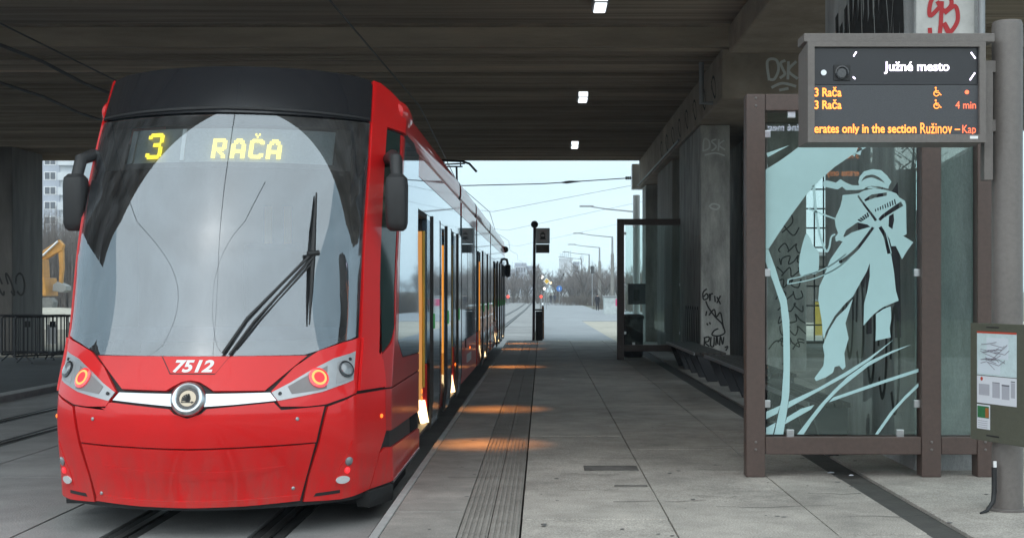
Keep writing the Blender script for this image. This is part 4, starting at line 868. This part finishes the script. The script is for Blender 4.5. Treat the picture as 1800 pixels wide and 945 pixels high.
for bk in (False, True):
    dtext("Južné mesto", 1556, 1671, 107, 129, ledwh, .016, bk); dtext("3 Rača", 1433.5, 1481, 152, 169, ledor, .022, bk); dtext("3 Rača", 1433.5, 1481, 174, 191, ledor, .022, bk)
    dtext("erates only in the section", 1433, 1613, 217, 238, ledor, .022, bk); dtext("Ružinov –", 1620, 1690, 215, 234, ledor, .004, bk); dtext("Kap", 1694, 1718, 219, 238, ledred, .0, bk); dtext("4 min", 1682, 1718, 177, 190, ledred, .0, bk)
b = MB(); fx = Face((0, Yf + .03, 0), (KD, 0, 0), (0, 0, -KD), (0, -1, 0)); fx.o = Vector((-VX * KD, Yf + .029, H + VY * KD))
for dy in (0, 22):   # wheelchair symbols
    b.disc(fx(1647, 153.5 + dy), 1.6 * KD, (0, -1, 0), 10); b.ribbon([fx(*p) for p in ((1647, 156 + dy), (1647.5, 162 + dy), (1653, 162 + dy), (1655, 166 + dy), (1657, 165.5 + dy))], 1.7 * KD, (0, -1, 0)); b.ribbon([fx(*p) for p in ((1647.5, 159 + dy), (1652, 159 + dy))], 1.5 * KD, (0, -1, 0))
    b.ribbon([fx(*p) for p in circ(1648, 163.5 + dy, 4.4, 14, 20, 250)], 1.6 * KD, (0, -1, 0))
b.build("wheelchair_symbol", ledor, scr, fix=False)
MB().disc(fx(1702, 161), 3.6 * KD, (0, -1, 0), 14).build("led_dot", ledred, scr)
b = MB()
for p, q in (((1502, 98), (1507, 90)), ((1709, 91), (1717, 102)), ((1707, 140), (1716, 127)), ((1501, 134), (1505, 138))): b.ribbon([fx(*p), fx(*q)], 2.4 * KD, (0, -1, 0))
b.build("corner_mark", ledwh, scr, fix=False)
MB().disc(fx(1449, 127), 5 * KD, (0, -1, 0), 18, 1, .012).build("sensor", chrome, db, smooth=True)
MB().box(*sorted((D(1467, 0)[0], D(1496, 0)[0])), Yf + .02, Yf + .03, D(0, 141)[1], D(0, 113)[1]).build("camera_plate", black, db, bevel=.003)
MB().lathe([(12 * KD, 0), (12 * KD, .012), (10 * KD, .014), (8 * KD, .004)], fx(1481, 127) + Vector((0, -.006, 0)), (0, -1, 0), 24).build("camera_lens", blackgloss, db, smooth=True)
MB().box(D(1705, 0)[0], D(1719, 0)[0], Yf - .002, Yf, D(0, 244)[1], D(0, 239)[1]).build("sticker", whitepaint, db)
MB().box(ix0, ix1, Yb + .001, Yb + .003, iz0, iz1).build("rear_screen", ledscreen, db)
# information board
A, Bp_ = Vector((2.945, 9.0, 0)), Vector((3.165, 8.38, 0)); ud = (Bp_ - A).normalized(); LW = (Bp_ - A).length; nn = Vector((ud.y, -ud.x, 0)); nn = nn if nn.y < 0 else -nn
zb, zt = .69, 1.485
ib = thing("info_board", "olive information board with map and timetable strapped to the mast", "notice board", (A.x, A.y, zb))
def IP(u, z, l=0): return A + ud * u + nn * l + Vector((0, 0, z))
MB().prism([IP(0, zb), IP(LW, zb), IP(LW, zt), IP(0, zt)], -nn * .025).build("board", olive, ib, bevel=.004)
def irect(name, m, u0, u1, z0, z1, l): return MB().prism([IP(u0, z0, l), IP(u1, z0, l), IP(u1, z1, l), IP(u0, z1, l)], nn * .001).build(name, m, ib)
def imulti(name, m, rects, l):
    q = MB()
    for u0, u1, z0, z1 in rects: q.prism([IP(u0, z0, l), IP(u1, z0, l), IP(u1, z1, l), IP(u0, z1, l)], nn * .0006)
    return q.build(name, m, ib)
U0, U1 = .075, .475
irect("map", mat("map_paper", (.55, .66, .68), .5, var=.12, scale=24), U0, U1, 1.135, 1.425, .002)
irect("map_header", mat("map_red", (.5, .06, .03), .5), U0, U1, 1.418, 1.43, .0035)
q = MB()
for k in range(16):
    u = random.uniform(U0 + .03, U1 - .22); z = random.uniform(1.19, 1.38); q.ribbon([IP(u + dx_, z + dz_) for dx_, dz_ in ((0, 0), (random.uniform(.03, .12), random.uniform(-.02, .02)), (random.uniform(.13, .18), random.uniform(-.05, .05)))], .004, nn, .0045)
q.build("map_lines", mat("map_line", (.22, .2, .24), .6), ib, fix=False)
imulti("map_inset", mat("map_inset", (.62, .68, .74), .5), [(U0 + .01, U0 + .24, 1.145, 1.235), (U0 + .10, U0 + .32, 1.25, 1.39)], .0035)
irect("timetable", paper, U0, U1, .945, 1.13, .002)
imulti("timetable_columns", mat("print_grey", (.40, .40, .45), .6), [(U0 + .16, U0 + .235, .99, 1.09), (U0 + .255, U0 + .33, .985, 1.085), (U0 + .02, U0 + .13, 1.0, 1.075), (U0 + .345, U0 + .385, 1.0, 1.10)], .0035)
imulti("timetable_heading", black, [(U0 + .255, U0 + .33, 1.075, 1.08), (U0 + .16, U0 + .235, 1.09, 1.093), (U0 + .345, U0 + .385, 1.105, 1.11)], .0045)
MB().disc(IP(U0 + .05, 1.11, .0035), .013, nn, 16, 1, .001).build("stop_emblem", MATS["map_red"], ib)
irect("leaflet", paper, U0, U0 + .135, .77, .935, .002)
irect("leaflet_picture", mat("leaflet_green", (.03, .16, .06), .5, var=.3, scale=30), U0 + .006, U0 + .125, .845, .925, .0035); irect("leaflet_picture", mat("leaflet_orange", (.35, .12, .03), .5), U0 + .09, U0 + .125, .85, .915, .005)
imulti("leaflet_print", MATS["print_grey"], [(U0 + .012, U0 + .11, .78 + k * .014, .785 + k * .014) for k in range(4)], .0035)
imulti("strap_slot", black, [(.17, .30, zb + .035, zb + .045), (.17, .30, zt - .03, zt - .022)], .001)
t = thing("ground_cable", "short black cable bending out of the paving beside the mast", "cable", (3.0, 8.8, PZ)); MB().tube([(3.04, 8.8, .52), (3.04, 8.8, .36), (3.03, 8.79, .29), (2.98, 8.76, .235), (2.92, 8.72, .225)], [.018, .018, .016, .012, .006], 8).build("sleeve", black, t, smooth=True); MB().tube([(3.045, 8.8, .46), (3.045, 8.8, .56)], .012, 8).build("tip", whitepaint, t)

# ------------------------------------------------------------------ stop sign, bin and railing at the platform end
t = thing("stop_sign", "tram stop flag on a thin dark post at the platform end", "stop sign", (-.26, 39.5, PZ))
MB().tube([(-.26, 39.5, PZ), (-.23, 39.5, 3.62)], .042, 10).build("post", mat("purple_brown", (.05, .03, .045), .5), t, smooth=True)
MB().lathe([(.11, -.03), (.11, .03)], (-.23, 39.5, 3.72), (0, -1, 0), 24).build("finial", blackst, t)
MB().box(-.19, .23, 39.47, 39.5, 3.14, 3.61).build("flag", mat("flag_grey", (.70, .78, .80), .5), t)
MB().box(-.11, .15, 39.462, 39.469, 3.20, 3.55).build("pictogram_panel", whitepaint, t)
g = MB(); g.box(-.05, .09, 39.455, 39.461, 3.30, 3.45).box(-.07, .11, 39.455, 39.461, 3.27, 3.295).box(-.02, .06, 39.455, 39.461, 3.46, 3.49).build("tram_pictogram", black, t)
MB().box(-.03, .07, 39.448, 39.454, 3.35, 3.42).build("pictogram_window", whitepaint, t)
MB().box(-.19, .22, 39.47, 39.5, 2.86, 3.12).build("name_plate", mat("plate_dark", (.22, .24, .24), .5, var=.2, scale=30), t)
t = thing("litter_bin", "slim black litter bin beside the stop sign post", "bin", (-.12, 39.7, PZ)); MB().box(-.20, .02, 39.6, 39.85, PZ, 1.10).build("body", blackst, t, bevel=.02); MB().box(-.21, .03, 39.59, 39.86, 1.12, 1.17).build("lid", blackst, t, bevel=.01)
t = thing("railing", "white and rust railing along the left edge of the far path", "railing", (0, 45, .2)); b = MB()
for k in range(8): b.box(-.02, .06, 41 + k * 3, 41.08 + k * 3, pz(41 + k * 3) - .05, pz(41 + k * 3) + 1.0)
b.build("post", mat("rust", (.30, .13, .05), .7, var=.2), t)
MB().tube([(.02, 41, pz(41) + 1.03), (.02, 62, pz(62) + 1.03)], .035, 8).tube([(.02, 41, pz(41) + .55), (.02, 62, pz(62) + .55)], .025, 8).build("handrail", whitepaint, t)
# ------------------------------------------------------------------ overhead wires
def wirex(label, pts, r=.012, cat="wire", name="overhead_wire"):
    t = thing(name, label, cat, pts[0], "overhead tram wires"); MB().tube(pts, r, 5).build("strand", wire, t); return t
wirex("contact wire above the near track running out to the far lights", [(XC + .15 * ((k % 2) * 2 - 1), 8 + 16 * k, 4.95 + (0.15 if k % 2 else 0)) for k in range(-5, 12)])
wirex("contact wire above the far left track", [(-6.58, 8 + 16 * k, 4.95) for k in range(-5, 12)])
wirex("cross wire from the white bracket over the tram", [(2.65, 40.2, 5.18), (0, 40.4, 5.02), (-2.4, 40.6, 4.98), (-9, 41, 5.3)], .016)
b = MB(); t = thing("insulator", "small dark insulator on the cross wire by the bracket", "insulator", (.95, 40.3, 5.08)); MB().tube([(.55, 40.33, 5.05), (.75, 40.32, 5.06), (.85, 40.3, 5.07), (1.25, 40.28, 5.09)], [.01, .04, .04, .01], 8).build("body", black, t)
wirex("second cross wire between the far masts", [(8.2, 64, 7.6), (-2.4, 64, 5.6), (-12, 64, 6.6)], .009); wirex("third cross wire farther down the track", [(8.4, 90, 8.2), (-2.4, 90, 5.9), (-12, 90, 7)], .009); wirex("fourth cross wire near the distant masts", [(8.5, 130, 8.6), (-2.4, 130, 6.2), (-14, 130, 7.6)], .009)

# ------------------------------------------------------------------ far lamps, signs, people
lm = None
for k, (X, Y) in enumerate(((8.1, 112), (8.8, 164), (8.9, 203), (8.7, 242), (8.3, 275))):
    lb = "nearest %s tall grey mast with lamp arm on the right of the path" if 0 else ["tallest grey lamp mast seen just left of the white pier", "second tall lamp mast left of the far glass screen", "third lamp mast in the row beside the path", "fourth lamp mast behind the lone walker", "fifth and smallest lamp mast far down the path"][k]
    if lm is None:
        lm = t = thing("street_lamp", lb, "street lamp", (X, Y, -.35), "lamp masts along the path")
        MB().tube([(X, Y, -.35), (X, Y, 6.4)], [.27, .20], 12).build("mast", polegrey, t, smooth=True)
        MB().tube([(X, Y, 6.38), (X, Y, 8.55)], [.14, .11], 10).tube([(X, Y, 8.5), (X - 2.6, Y, 8.75), (X - 3.9, Y, 8.95)], [.07, .06, .05], 8).build("arm", galv, t, smooth=True)
        MB().box(X - 4.9, X - 3.7, Y - .15, Y + .15, 8.92, 9.06).build("lamp_head", galv, t, bevel=.03)
    else: copy_tree(lm, None, (X, Y, -.35), None, lb)
def person(label, loc, coat, legs, walk=.25, h=1.72):
    t = thing("person", label, "person", loc)
    J = [(0, 0, .93), (0, 0, 1.15), (0, 0, 1.40), (0, 0, 1.50), (0, 0, 1.62), (.09, 0, .90), (.10, walk * .4, .50), (.10, -walk * .3, .09), (.10, -walk * .3 + -.12, .04), (-.09, 0, .90), (-.10, -walk * .4, .50), (-.10, walk, .10), (-.10, walk - .12, .05), (.18, 0, 1.38), (.25, .05, 1.10), (.24, -.05, .86), (-.18, 0, 1.38), (-.25, -.05, 1.10), (-.24, -.12, .88)]
    E_ = [(0, 1), (1, 2), (2, 3), (3, 4), (0, 5), (5, 6), (6, 7), (7, 8), (0, 9), (9, 10), (10, 11), (11, 12), (2, 13), (13, 14), (14, 15), (2, 16), (16, 17), (17, 18)]
    rr = [.14, .15, .15, .06, .09, .10, .075, .05, .04, .10, .075, .05, .04, .075, .055, .045, .075, .055, .045]
    me = bpy.data.meshes.new("body"); me.from_pydata([Vector(p) * (h / 1.74) for p in J], E_, []); o = bpy.data.objects.new("body", me); C.objects.link(o); o.parent = t
    sk_ = o.modifiers.new("s", 'SKIN'); o.modifiers.new("sub", 'SUBSURF').levels = 1
    for v, r_ in zip(me.skin_vertices[0].data, rr): v.radius = (r_, r_)
    me.skin_vertices[0].data[0].use_root = True; bpy.context.view_layer.update()
    m2 = bpy.data.meshes.new_from_object(o.evaluated_get(bpy.context.evaluated_depsgraph_get())); o.modifiers.clear(); o.data = m2
    for m_ in (coat, legs, sk): m2.materials.append(m_)
    m2.polygons.foreach_set("use_smooth", [True] * len(m2.polygons))
    for p in m2.polygons: p.material_index = 2 if p.center.z > 1.5 * h / 1.74 else (0 if p.center.z > .75 * h / 1.74 else 1)
    hd = Vector(loc) + Vector((0, .01, 1.66 * h / 1.74)); MB().lathe([(.03, -.10), (.105, -.04), (.11, .03), (.07, .10), (.01, .12)], hd, (0, 0, 1), 12).build("hair", hairm, t, smooth=True)
    return t
person("person in a long dark coat walking alone on the right of the path", (5.7, 135, -.28), clothd, clothd)
person("person in a dark jacket standing at the left of the distant pair", (1.45, 219, -.36), clothd, clothb)
person("person in a dark jacket standing at the right of the distant pair", (2.1, 221, -.36), clothb, clothd, .1)
def signpost(label, px, ptop, pbot, Y, kind):
    p = at(px, ptop, Y); t = thing("road_sign", label, "road sign", (p.x, Y, gz(Y))); MB().tube([(p.x, Y + .05, gz(Y)), (p.x, Y + .05, p.z)], .04, 8).build("pole", galv, t)
    if kind == 'd': MB().prism([(p.x + u * .8, Y - .02, p.z + v * .8) for u, v in ((-.5, 0), (0, -.5), (.5, 0), (0, .5))], (0, .03, 0)).build("plate", whitepaint, t); MB().prism([(p.x + u, Y - .03, p.z + v) for u, v in ((-.3, 0), (0, -.3), (.3, 0), (0, .3))], (0, .008, 0)).build("centre", signyel, t)
    if kind == 'b': MB().disc((p.x, Y - .02, p.z), .42, (0, -1, 0), 24, 1, .02).build("plate", blue, t); MB().box(p.x - .05, p.x + .05, Y - .05, Y - .042, p.z - .2, p.z + .2).build("symbol", whitepaint, t)
    return t
signpost("white and yellow diamond priority sign beside the far track", 961, 494, 530, 150, 'd'); signpost("round blue path sign standing behind the distant pair", 983, 507, 530, 190, 'b')
t = thing("traffic_light", "dark traffic light on a thin pole left of the lamp masts", "traffic light", (at(1041, 470, 190).x, 190, -.4)); x = at(1041, 470, 190).x
MB().tube([(x, 190, -.4), (x, 190, 5.0)], .06, 8).build("pole", galv, t); MB().box(x - .22, x + .22, 189.8, 190, 4.3, 5.4).build("head", black, t, bevel=.03)
b = MB()
for k in range(3): b.disc((x, 189.78, 4.5 + k * .35), .11, (0, -1, 0), 12)
b.build("lens", mat("dull_lens", (.06, .05, .05), .3), t)
for i, (px, py, Y, m_, lb, r_) in enumerate(((952, 487, 240, roadwhite, "bright white lamp glowing at the road junction", .34), (951, 521, 180, roadred, "red signal lamp glowing low beside the far path", .2), (893, 521, 200, roadred, "red signal lamp glowing behind the tram tail", .22), (957, 507, 220, roadwhite, "small white lamp glowing left of the blue sign", .2), (968, 497, 240, mat("far_warm_light", (1, .7, .4), .5, emit=(1, .6, .3), est=.8), "warm lamp glowing above the distant pair", .2))):
    p = at(px, py, Y); t = thing("signal_lamp", lb, "lamp", (p.x, Y, gz(Y))); MB().tube([(p.x, Y, gz(Y)), (p.x, Y, p.z - r_ * .8)], .05, 6).build("pole", galv, t); MB().lathe([(r_ * .4, -r_), (r_, -r_ * .4), (r_, r_ * .4), (r_ * .4, r_)], (p.x, Y, p.z), (0, 0, 1), 12).build("lamp", m_, t, smooth=True)
t = thing("advert_pillar", "small white kiosk box with pink poster by the right bushes", "kiosk", (at(1078, 545, 105).x, 105, -.2)); x = t.location.x
MB().box(x - .75, x + .75, 104.5, 106, -.2, 1.25).build("body", mat("kiosk_grey", (.45, .50, .50), .7, var=.3, scale=2), t, bevel=.05); MB().box(x + .15, x + .65, 104.48, 104.498, .55, 1.1).build("poster", mat("poster_pink", (.55, .05, .16), .6), t); MB().box(x - .8, x + .8, 104.4, 106.1, 1.26, 1.36).build("roof", galv, t)
t = thing("parked_car", "white car parked far away behind the tram tail", "car", (at(903, 522, 360).x, 360, -.38)); x = t.location.x
MB().prism([(x - 2, 359.2, -.1), (x + 2.1, 359.2, -.1), (x + 2.1, 359.2, .35), (x + 1.3, 359.2, .5), (x + .7, 359.2, 1.05), (x - .9, 359.2, 1.05), (x - 1.6, 359.2, .5), (x - 2, 359.2, .4)], (0, 1.7, 0)).build("body", whitepaint, t, bevel=.05)
MB().prism([(x + .55, 359.18, .95), (x + 1.05, 359.18, .52), (x - 1.25, 359.18, .52), (x - .85, 359.18, .95)], (0, .015, 0)).build("window", winm, t)
for u in (-1.2, 1.3): MB().lathe([(.32, 0), (.32, .2)], (x + u, 359.1, -.06), (0, 1, 0), 14).build("wheel", rubber, t)

# ------------------------------------------------------------------ bare trees, bushes
def branch(mb, p, d, L, r, lv, tw):
    n = 3; pts = [p]; q = p; dd = d
    for i in range(n):
        dd = (dd + Vector((random.gauss(0, .12), random.gauss(0, .12), random.gauss(.05, .08)))).normalized(); q = q + dd * L / n; pts.append(q)
    (tw if lv >= 2 else mb).tube(pts, [r * (1 - .45 * i / n) for i in range(n + 1)], 5 if lv < 2 else 3, False)
    if lv >= 4: return
    for k in range(5 if lv == 0 else 4):
        t_ = random.uniform(.35, 1); i = min(int(t_ * n), n - 1); o = pts[i].lerp(pts[i + 1], t_ * n - i) if t_ < 1 else pts[-1]
        a = random.uniform(0, 2 * PI); sd_ = Vector((math.cos(a), math.sin(a), random.uniform(.2, 1.0))).normalized()
        branch(mb, o, (dd * .7 + sd_ * .75).normalized(), L * random.uniform(.5, .72), r * .5, lv + 1, tw)
protos = []
def tree_proto(h, seed):
    random.seed(seed); a, c = MB(), MB(); branch(a, Vector((0, 0, 0)), Vector((0, 0, 1)), h * .42, h * .022, 0, c); return a, c
TREES = [tree_proto(10, 11 + i) for i in range(4)]
roots = []
LBT = ["bare winter tree with a broad twiggy crown in the far row", "bare winter tree with a narrow forked crown in the far row", "bare winter tree with a leaning grey crown in the far row", "bare winter tree with a dense brown crown in the far row"]
for i, (a, c) in enumerate(TREES):
    t = thing("bare_tree", LBT[i], "tree", (0, 0, 0), "bare trees on the horizon"); a.build("trunk", bark, t, fix=False); c.build("crown", twig, t, fix=False); roots.append(t)
random.seed(21); spots = []
for k in range(135):
    Y = random.uniform(215, 330); px = random.choice((random.uniform(880, 960), random.uniform(975, 1130), random.uniform(1000, 1135), random.uniform(1000, 1190))); spots.append((px, Y, random.uniform(.55, .95)))
for k in range(10): spots.append((random.uniform(70, 150), random.uniform(120, 160), random.uniform(.8, 1.2)))
for k in range(8): spots.append((random.uniform(1060, 1140), random.uniform(150, 200), random.uniform(.55, .8)))
for k, (px, Y, sc_) in enumerate(spots):
    i = k % 4; p = at(px, VY, Y); t = roots[i] if k < 4 else copy_tree(roots[i])
    t.location = (p.x, Y, gz(Y) - .2); t.scale = (sc_, sc_, sc_); t.rotation_euler = (0, 0, random.uniform(0, 6))
def bush_mesh(n, w, d, h):
    q = MB()
    for k in range(n):
        x, y = random.gauss(0, w / 3), random.gauss(0, d / 3); z0 = 0; L = h * random.uniform(.4, 1) * math.exp(-(x / w) ** 2 * 2)
        p1 = Vector((x, y, z0)); p2 = p1 + Vector((random.gauss(0, .25), random.gauss(0, .25), L)); q.tube([p1, p1.lerp(p2, .5) + Vector((random.gauss(0, .1), random.gauss(0, .1), 0)), p2], [.025, .018, .006], 3, False)
        for j in range(3):
            o = p1.lerp(p2, random.uniform(.4, 1)); q.tube([o, o + Vector((random.gauss(0, .3), random.gauss(0, .3), random.uniform(.1, .5)))], [.012, .005], 3, False)
    return q
tw0 = None
for k, (px, Y, w, h, lb) in enumerate(((1004, 235, 9, 2.2, "brown thicket behind the distant pair"), (1030, 195, 7, 2.0, "brown thicket behind the lone walker"), (1092, 150, 4, 2.0, "dry thicket beside the pale kiosk"), (1135, 128, 4, 2.2, "dry thicket behind the notice board on the far screen"), (1165, 118, 4, 2.4, "dry thicket behind the right pier"), (915, 240, 12, 2.4, "grey thicket behind the tram tail"), (95, 105, 12, 9, "tall grey thicket behind the excavator"), (125, 112, 10, 9, "tall grey thicket left of the tram mirror"))):
    p = at(px, VY, Y); q = bush_mesh(420 if h < 5 else 1500, w, 4, h); q.v = [(x + p.x, y + Y, z + gz(Y) - .1) for x, y, z in q.v]
    tag(q.build("thicket", shrubm if h < 5 else twig, None, fix=False), lb, "bush")
wirex("long feeder wire passing above the near track outside the deck", [(-1.1, 7.8, 5.9), (-3.0, 0, 6.4), (-4.2, -20, 7.5)], .014)
q = MB(); random.seed(5)  # out of view: stems and solid mass added to darken the shelter glass reflections
for k in range(560):
    x = -150 + k * .54; y = -75 + random.uniform(-12, 12); hh = random.uniform(7, 13); q.tube([(x, y, -.2), (x + random.uniform(-.5, .5), y, hh * .5), (x + random.uniform(-1, 1), y, hh)], [.2, .14, .04], 4)
    for j in range(34):
        z = hh * random.uniform(.25, .95); a = random.uniform(0, 6.3); L = (hh - z) * .5 + 1; q.tube([(x, y, z), (x + L * math.cos(a), y + L * math.sin(a), z + L * .7)], [.06, .03], 3)
top = [(-170, -90, -1)] + [(-170 + k * 4, -90, random.uniform(11, 15)) for k in range(86)] + [(174, -90, -1)]
q.prism(top, (0, -4, 0))
tag(q.build("unseen_woods", twig, None, fix=False), "unseen brown wood added behind the camera to darken the glass reflections", "wood", kind="stuff")
# ------------------------------------------------------------------ buildings
def block(label, x0, x1, Y, D_, h, floors, cols, m, z0=-.4, skip=0):
    t = thing("apartment_block", label, "building", ((x0 + x1) / 2, Y, z0)); MB().box(x0, x1, Y, Y + D_, z0, h).build("wall", m, t); MB().box(x0 - .2, x1 + .2, Y - .2, Y + D_ + .2, h, h + .8).build("roof", m, t)
    fh = (h - z0) / max(floors, 1); cw = (x1 - x0) / cols
    for r_ in range(floors):
        for c_ in range(cols):
            if cols * floors > 95 and (r_ < skip): continue
            xx, zz = x0 + (c_ + .5) * cw, z0 + (r_ + .55) * fh
            f_ = MB().box(xx - cw * .33, xx + cw * .33, Y - .06, Y + .02, zz - fh * .28, zz + fh * .28).build("window", whitepaint, t)
            q = MB().box(xx - cw * .28, xx - cw * .02, Y - .09, Y - .061, zz - fh * .23, zz + fh * .23).box(xx + cw * .02, xx + cw * .28, Y - .09, Y - .061, zz - fh * .23, zz + fh * .23); q.build("pane", winm, f_)
    return t
t = block("pale blue apartment block with paired windows seen left of the tram", -103, -92.2, 250, 14, 42, 15, 3, facade)
for k in range(15): MB().box(-92.1, -88.5, 248.6, 250, -.2 + k * 2.83 + .4, -.2 + k * 2.83 + 1.9).build("balcony", facadew, t)
MB().box(-92.19, -88.6, 250.2, 263, -.4, 41.9).build("wall", facadew, t)
t = block("white windowless tower block rising behind the bare trees", at(984, 0, 520).x, at(1006, 0, 520).x, 520, 14, 14.2, 0, 1, facadew)
for k in range(6): MB().tube([(t.location.x - 2 + k * .8, 527, 15), (t.location.x - 2 + k * .8, 527, 17 + (k % 3) * .6)], .08, 5).build("antenna", wire, t)
t; 
t = block("slim pale annex standing beside the white tower block", at(1009, 0, 525).x, at(1018, 0, 525).x, 525, 10, 12.8, 4, 1, facade)
for k, (a, c, hh) in enumerate(((884, 905, 9), (905, 924, 11.5), (925, 946, 10.5))): block(["low grey block at the left end of the skyline", "grey block with taller roof in the middle of the skyline", "pale grey block nearest the stop sign on the skyline"][k], at(a, 0, 480).x, at(c, 0, 480).x, 480 + k * 6, 12, hh, 3, 4, facade)
# ------------------------------------------------------------------ building site at left
b = MB(); n = 14; vs = []
for j in range(n):
    for i in range(n):
        u, v = i / (n - 1), j / (n - 1); vs.append((-40 + 24 * u, 58 + 22 * v, -.1 + .95 * math.sin(PI * u) ** .7 * math.sin(PI * v) ** .7 + random.uniform(-.08, .08)))
b.add(vs, [(j * n + i, j * n + i + 1, (j + 1) * n + i + 1, (j + 1) * n + i) for j in range(n - 1) for i in range(n - 1)])
struct("earth_mound", b, gravelm, smooth=True)
ex = thing("excavator", "yellow excavator with raised boom working on the earth mound", "excavator", (-27.6, 70, .85))
def e3(px, py, Y=70): return at(px, py, Y)
def thick(pxs, Y, d, m, name, par): 
    return MB().prism([e3(u, v, Y) for u, v in pxs], (0, d, 0)).build(name, m, par, bevel=.03)
thick([(30, 528), (36, 523), (88, 523), (94, 530), (92, 540), (86, 543), (36, 543), (30, 537)], 69.6, .7, mat("crawler_grey", (.16, .16, .15), .8, var=.3, scale=5), "crawler", ex)
thick([(22, 490), (78, 488), (81, 520), (22, 522)], 70, 1.8, yellow, "engine_deck", ex)
cbn = thick([(56, 455), (74, 455), (76, 489), (54, 489)], 70.1, 1.0, yellow, "cab", ex); thick([(59, 459), (72, 459), (73, 480), (58, 480)], 70.05, .03, winm, "cab_window", cbn)
thick([(60, 470), (68, 445), (90, 430), (103, 421), (111, 430), (109, 440), (96, 446), (78, 457), (70, 480)], 70.6, .35, yellow, "boom", ex)
thick([(101, 426), (110, 430), (111, 470), (108, 500), (103, 500), (104, 470)], 70.65, .28, yellow, "stick", ex)
thick([(93, 500), (100, 495), (116, 502), (116, 510), (108, 514), (92, 511)], 70.4, .8, mat("bucket_grey", (.22, .22, .21), .7), "bucket", ex)
MB().tube([e3(72, 452, 70.5), e3(102, 424, 70.5)], .06, 8).build("ram", chrome, ex)
br = None
for k, (px, Y, rz) in enumerate(((8, 33, 12), (62, 32.5, 62), (92, 31.6, 55), (140, 33, 40))):
    p = at(px, VY, Y); lb = ["black crowd barrier at the left edge before the dark pier", "black crowd barrier overlapping the dark pier edge", "black crowd barrier in front of the excavator", "black crowd barrier half hidden by the tram"][k]
    if br is None:
        br = t = thing("crowd_barrier", lb, "barrier", (0, 0, 0), "black crowd barriers"); fr = MB().tube([(-1.0, 0, .18), (-1.0, 0, 1.05), (-.94, 0, 1.1), (.94, 0, 1.1), (1.0, 0, 1.05), (1.0, 0, .18), (-1.0, 0, .18)], .022, 8).build("frame", blackst, t)
        q = MB()
        for j in range(17): q.tube([(-.9 + j * .1125, 0, .18), (-.9 + j * .1125, 0, 1.1)], .011, 5)
        q.build("bars", blackst, t)
        for s_ in (-1, 1): MB().tube([(s_ * .75, -.3, .02), (s_ * .75, 0, .2), (s_ * .75, .3, .02)], .02, 6).build("foot", blackst, t)
        MB().box(.45, .62, -.02, -.012, .8, .95).build("tag_plate", black, t)
        t.location = (p.x, Y, 0); t.rotation_euler = (0, 0, R(rz))
    else: copy_tree(br, None, (p.x, Y, 0), R(rz), lb)
t = thing("white_plate", "white board leaning on the crowd barrier by the dark pier", "board", (at(70, 600, 32.8).x, 32.9, 0)); x = t.location.x; MB().box(x - .12, x + .12, 33.6, 33.62, .35, .85).build("sheet", whitepaint, t)

# thin winter air
hz = bpy.data.materials.new("haze_air"); hz.use_nodes = True; n_ = hz.node_tree; n_.nodes.remove(n_.nodes["Principled BSDF"])
pv = n_.nodes.new("ShaderNodeVolumePrincipled"); pv.inputs['Color'].default_value = (.86, .92, 1, 1); pv.inputs['Density'].default_value = .0007; pv.inputs['Anisotropy'].default_value = .2
n_.links.new(pv.outputs[0], n_.nodes["Material Output"].inputs['Volume'])
hb = MB().box(-320, 320, -160, 560, -1.6, 52).build("haze", hz); hb['kind'] = "stuff"; hb['label'] = "thin pale winter haze over the whole place"
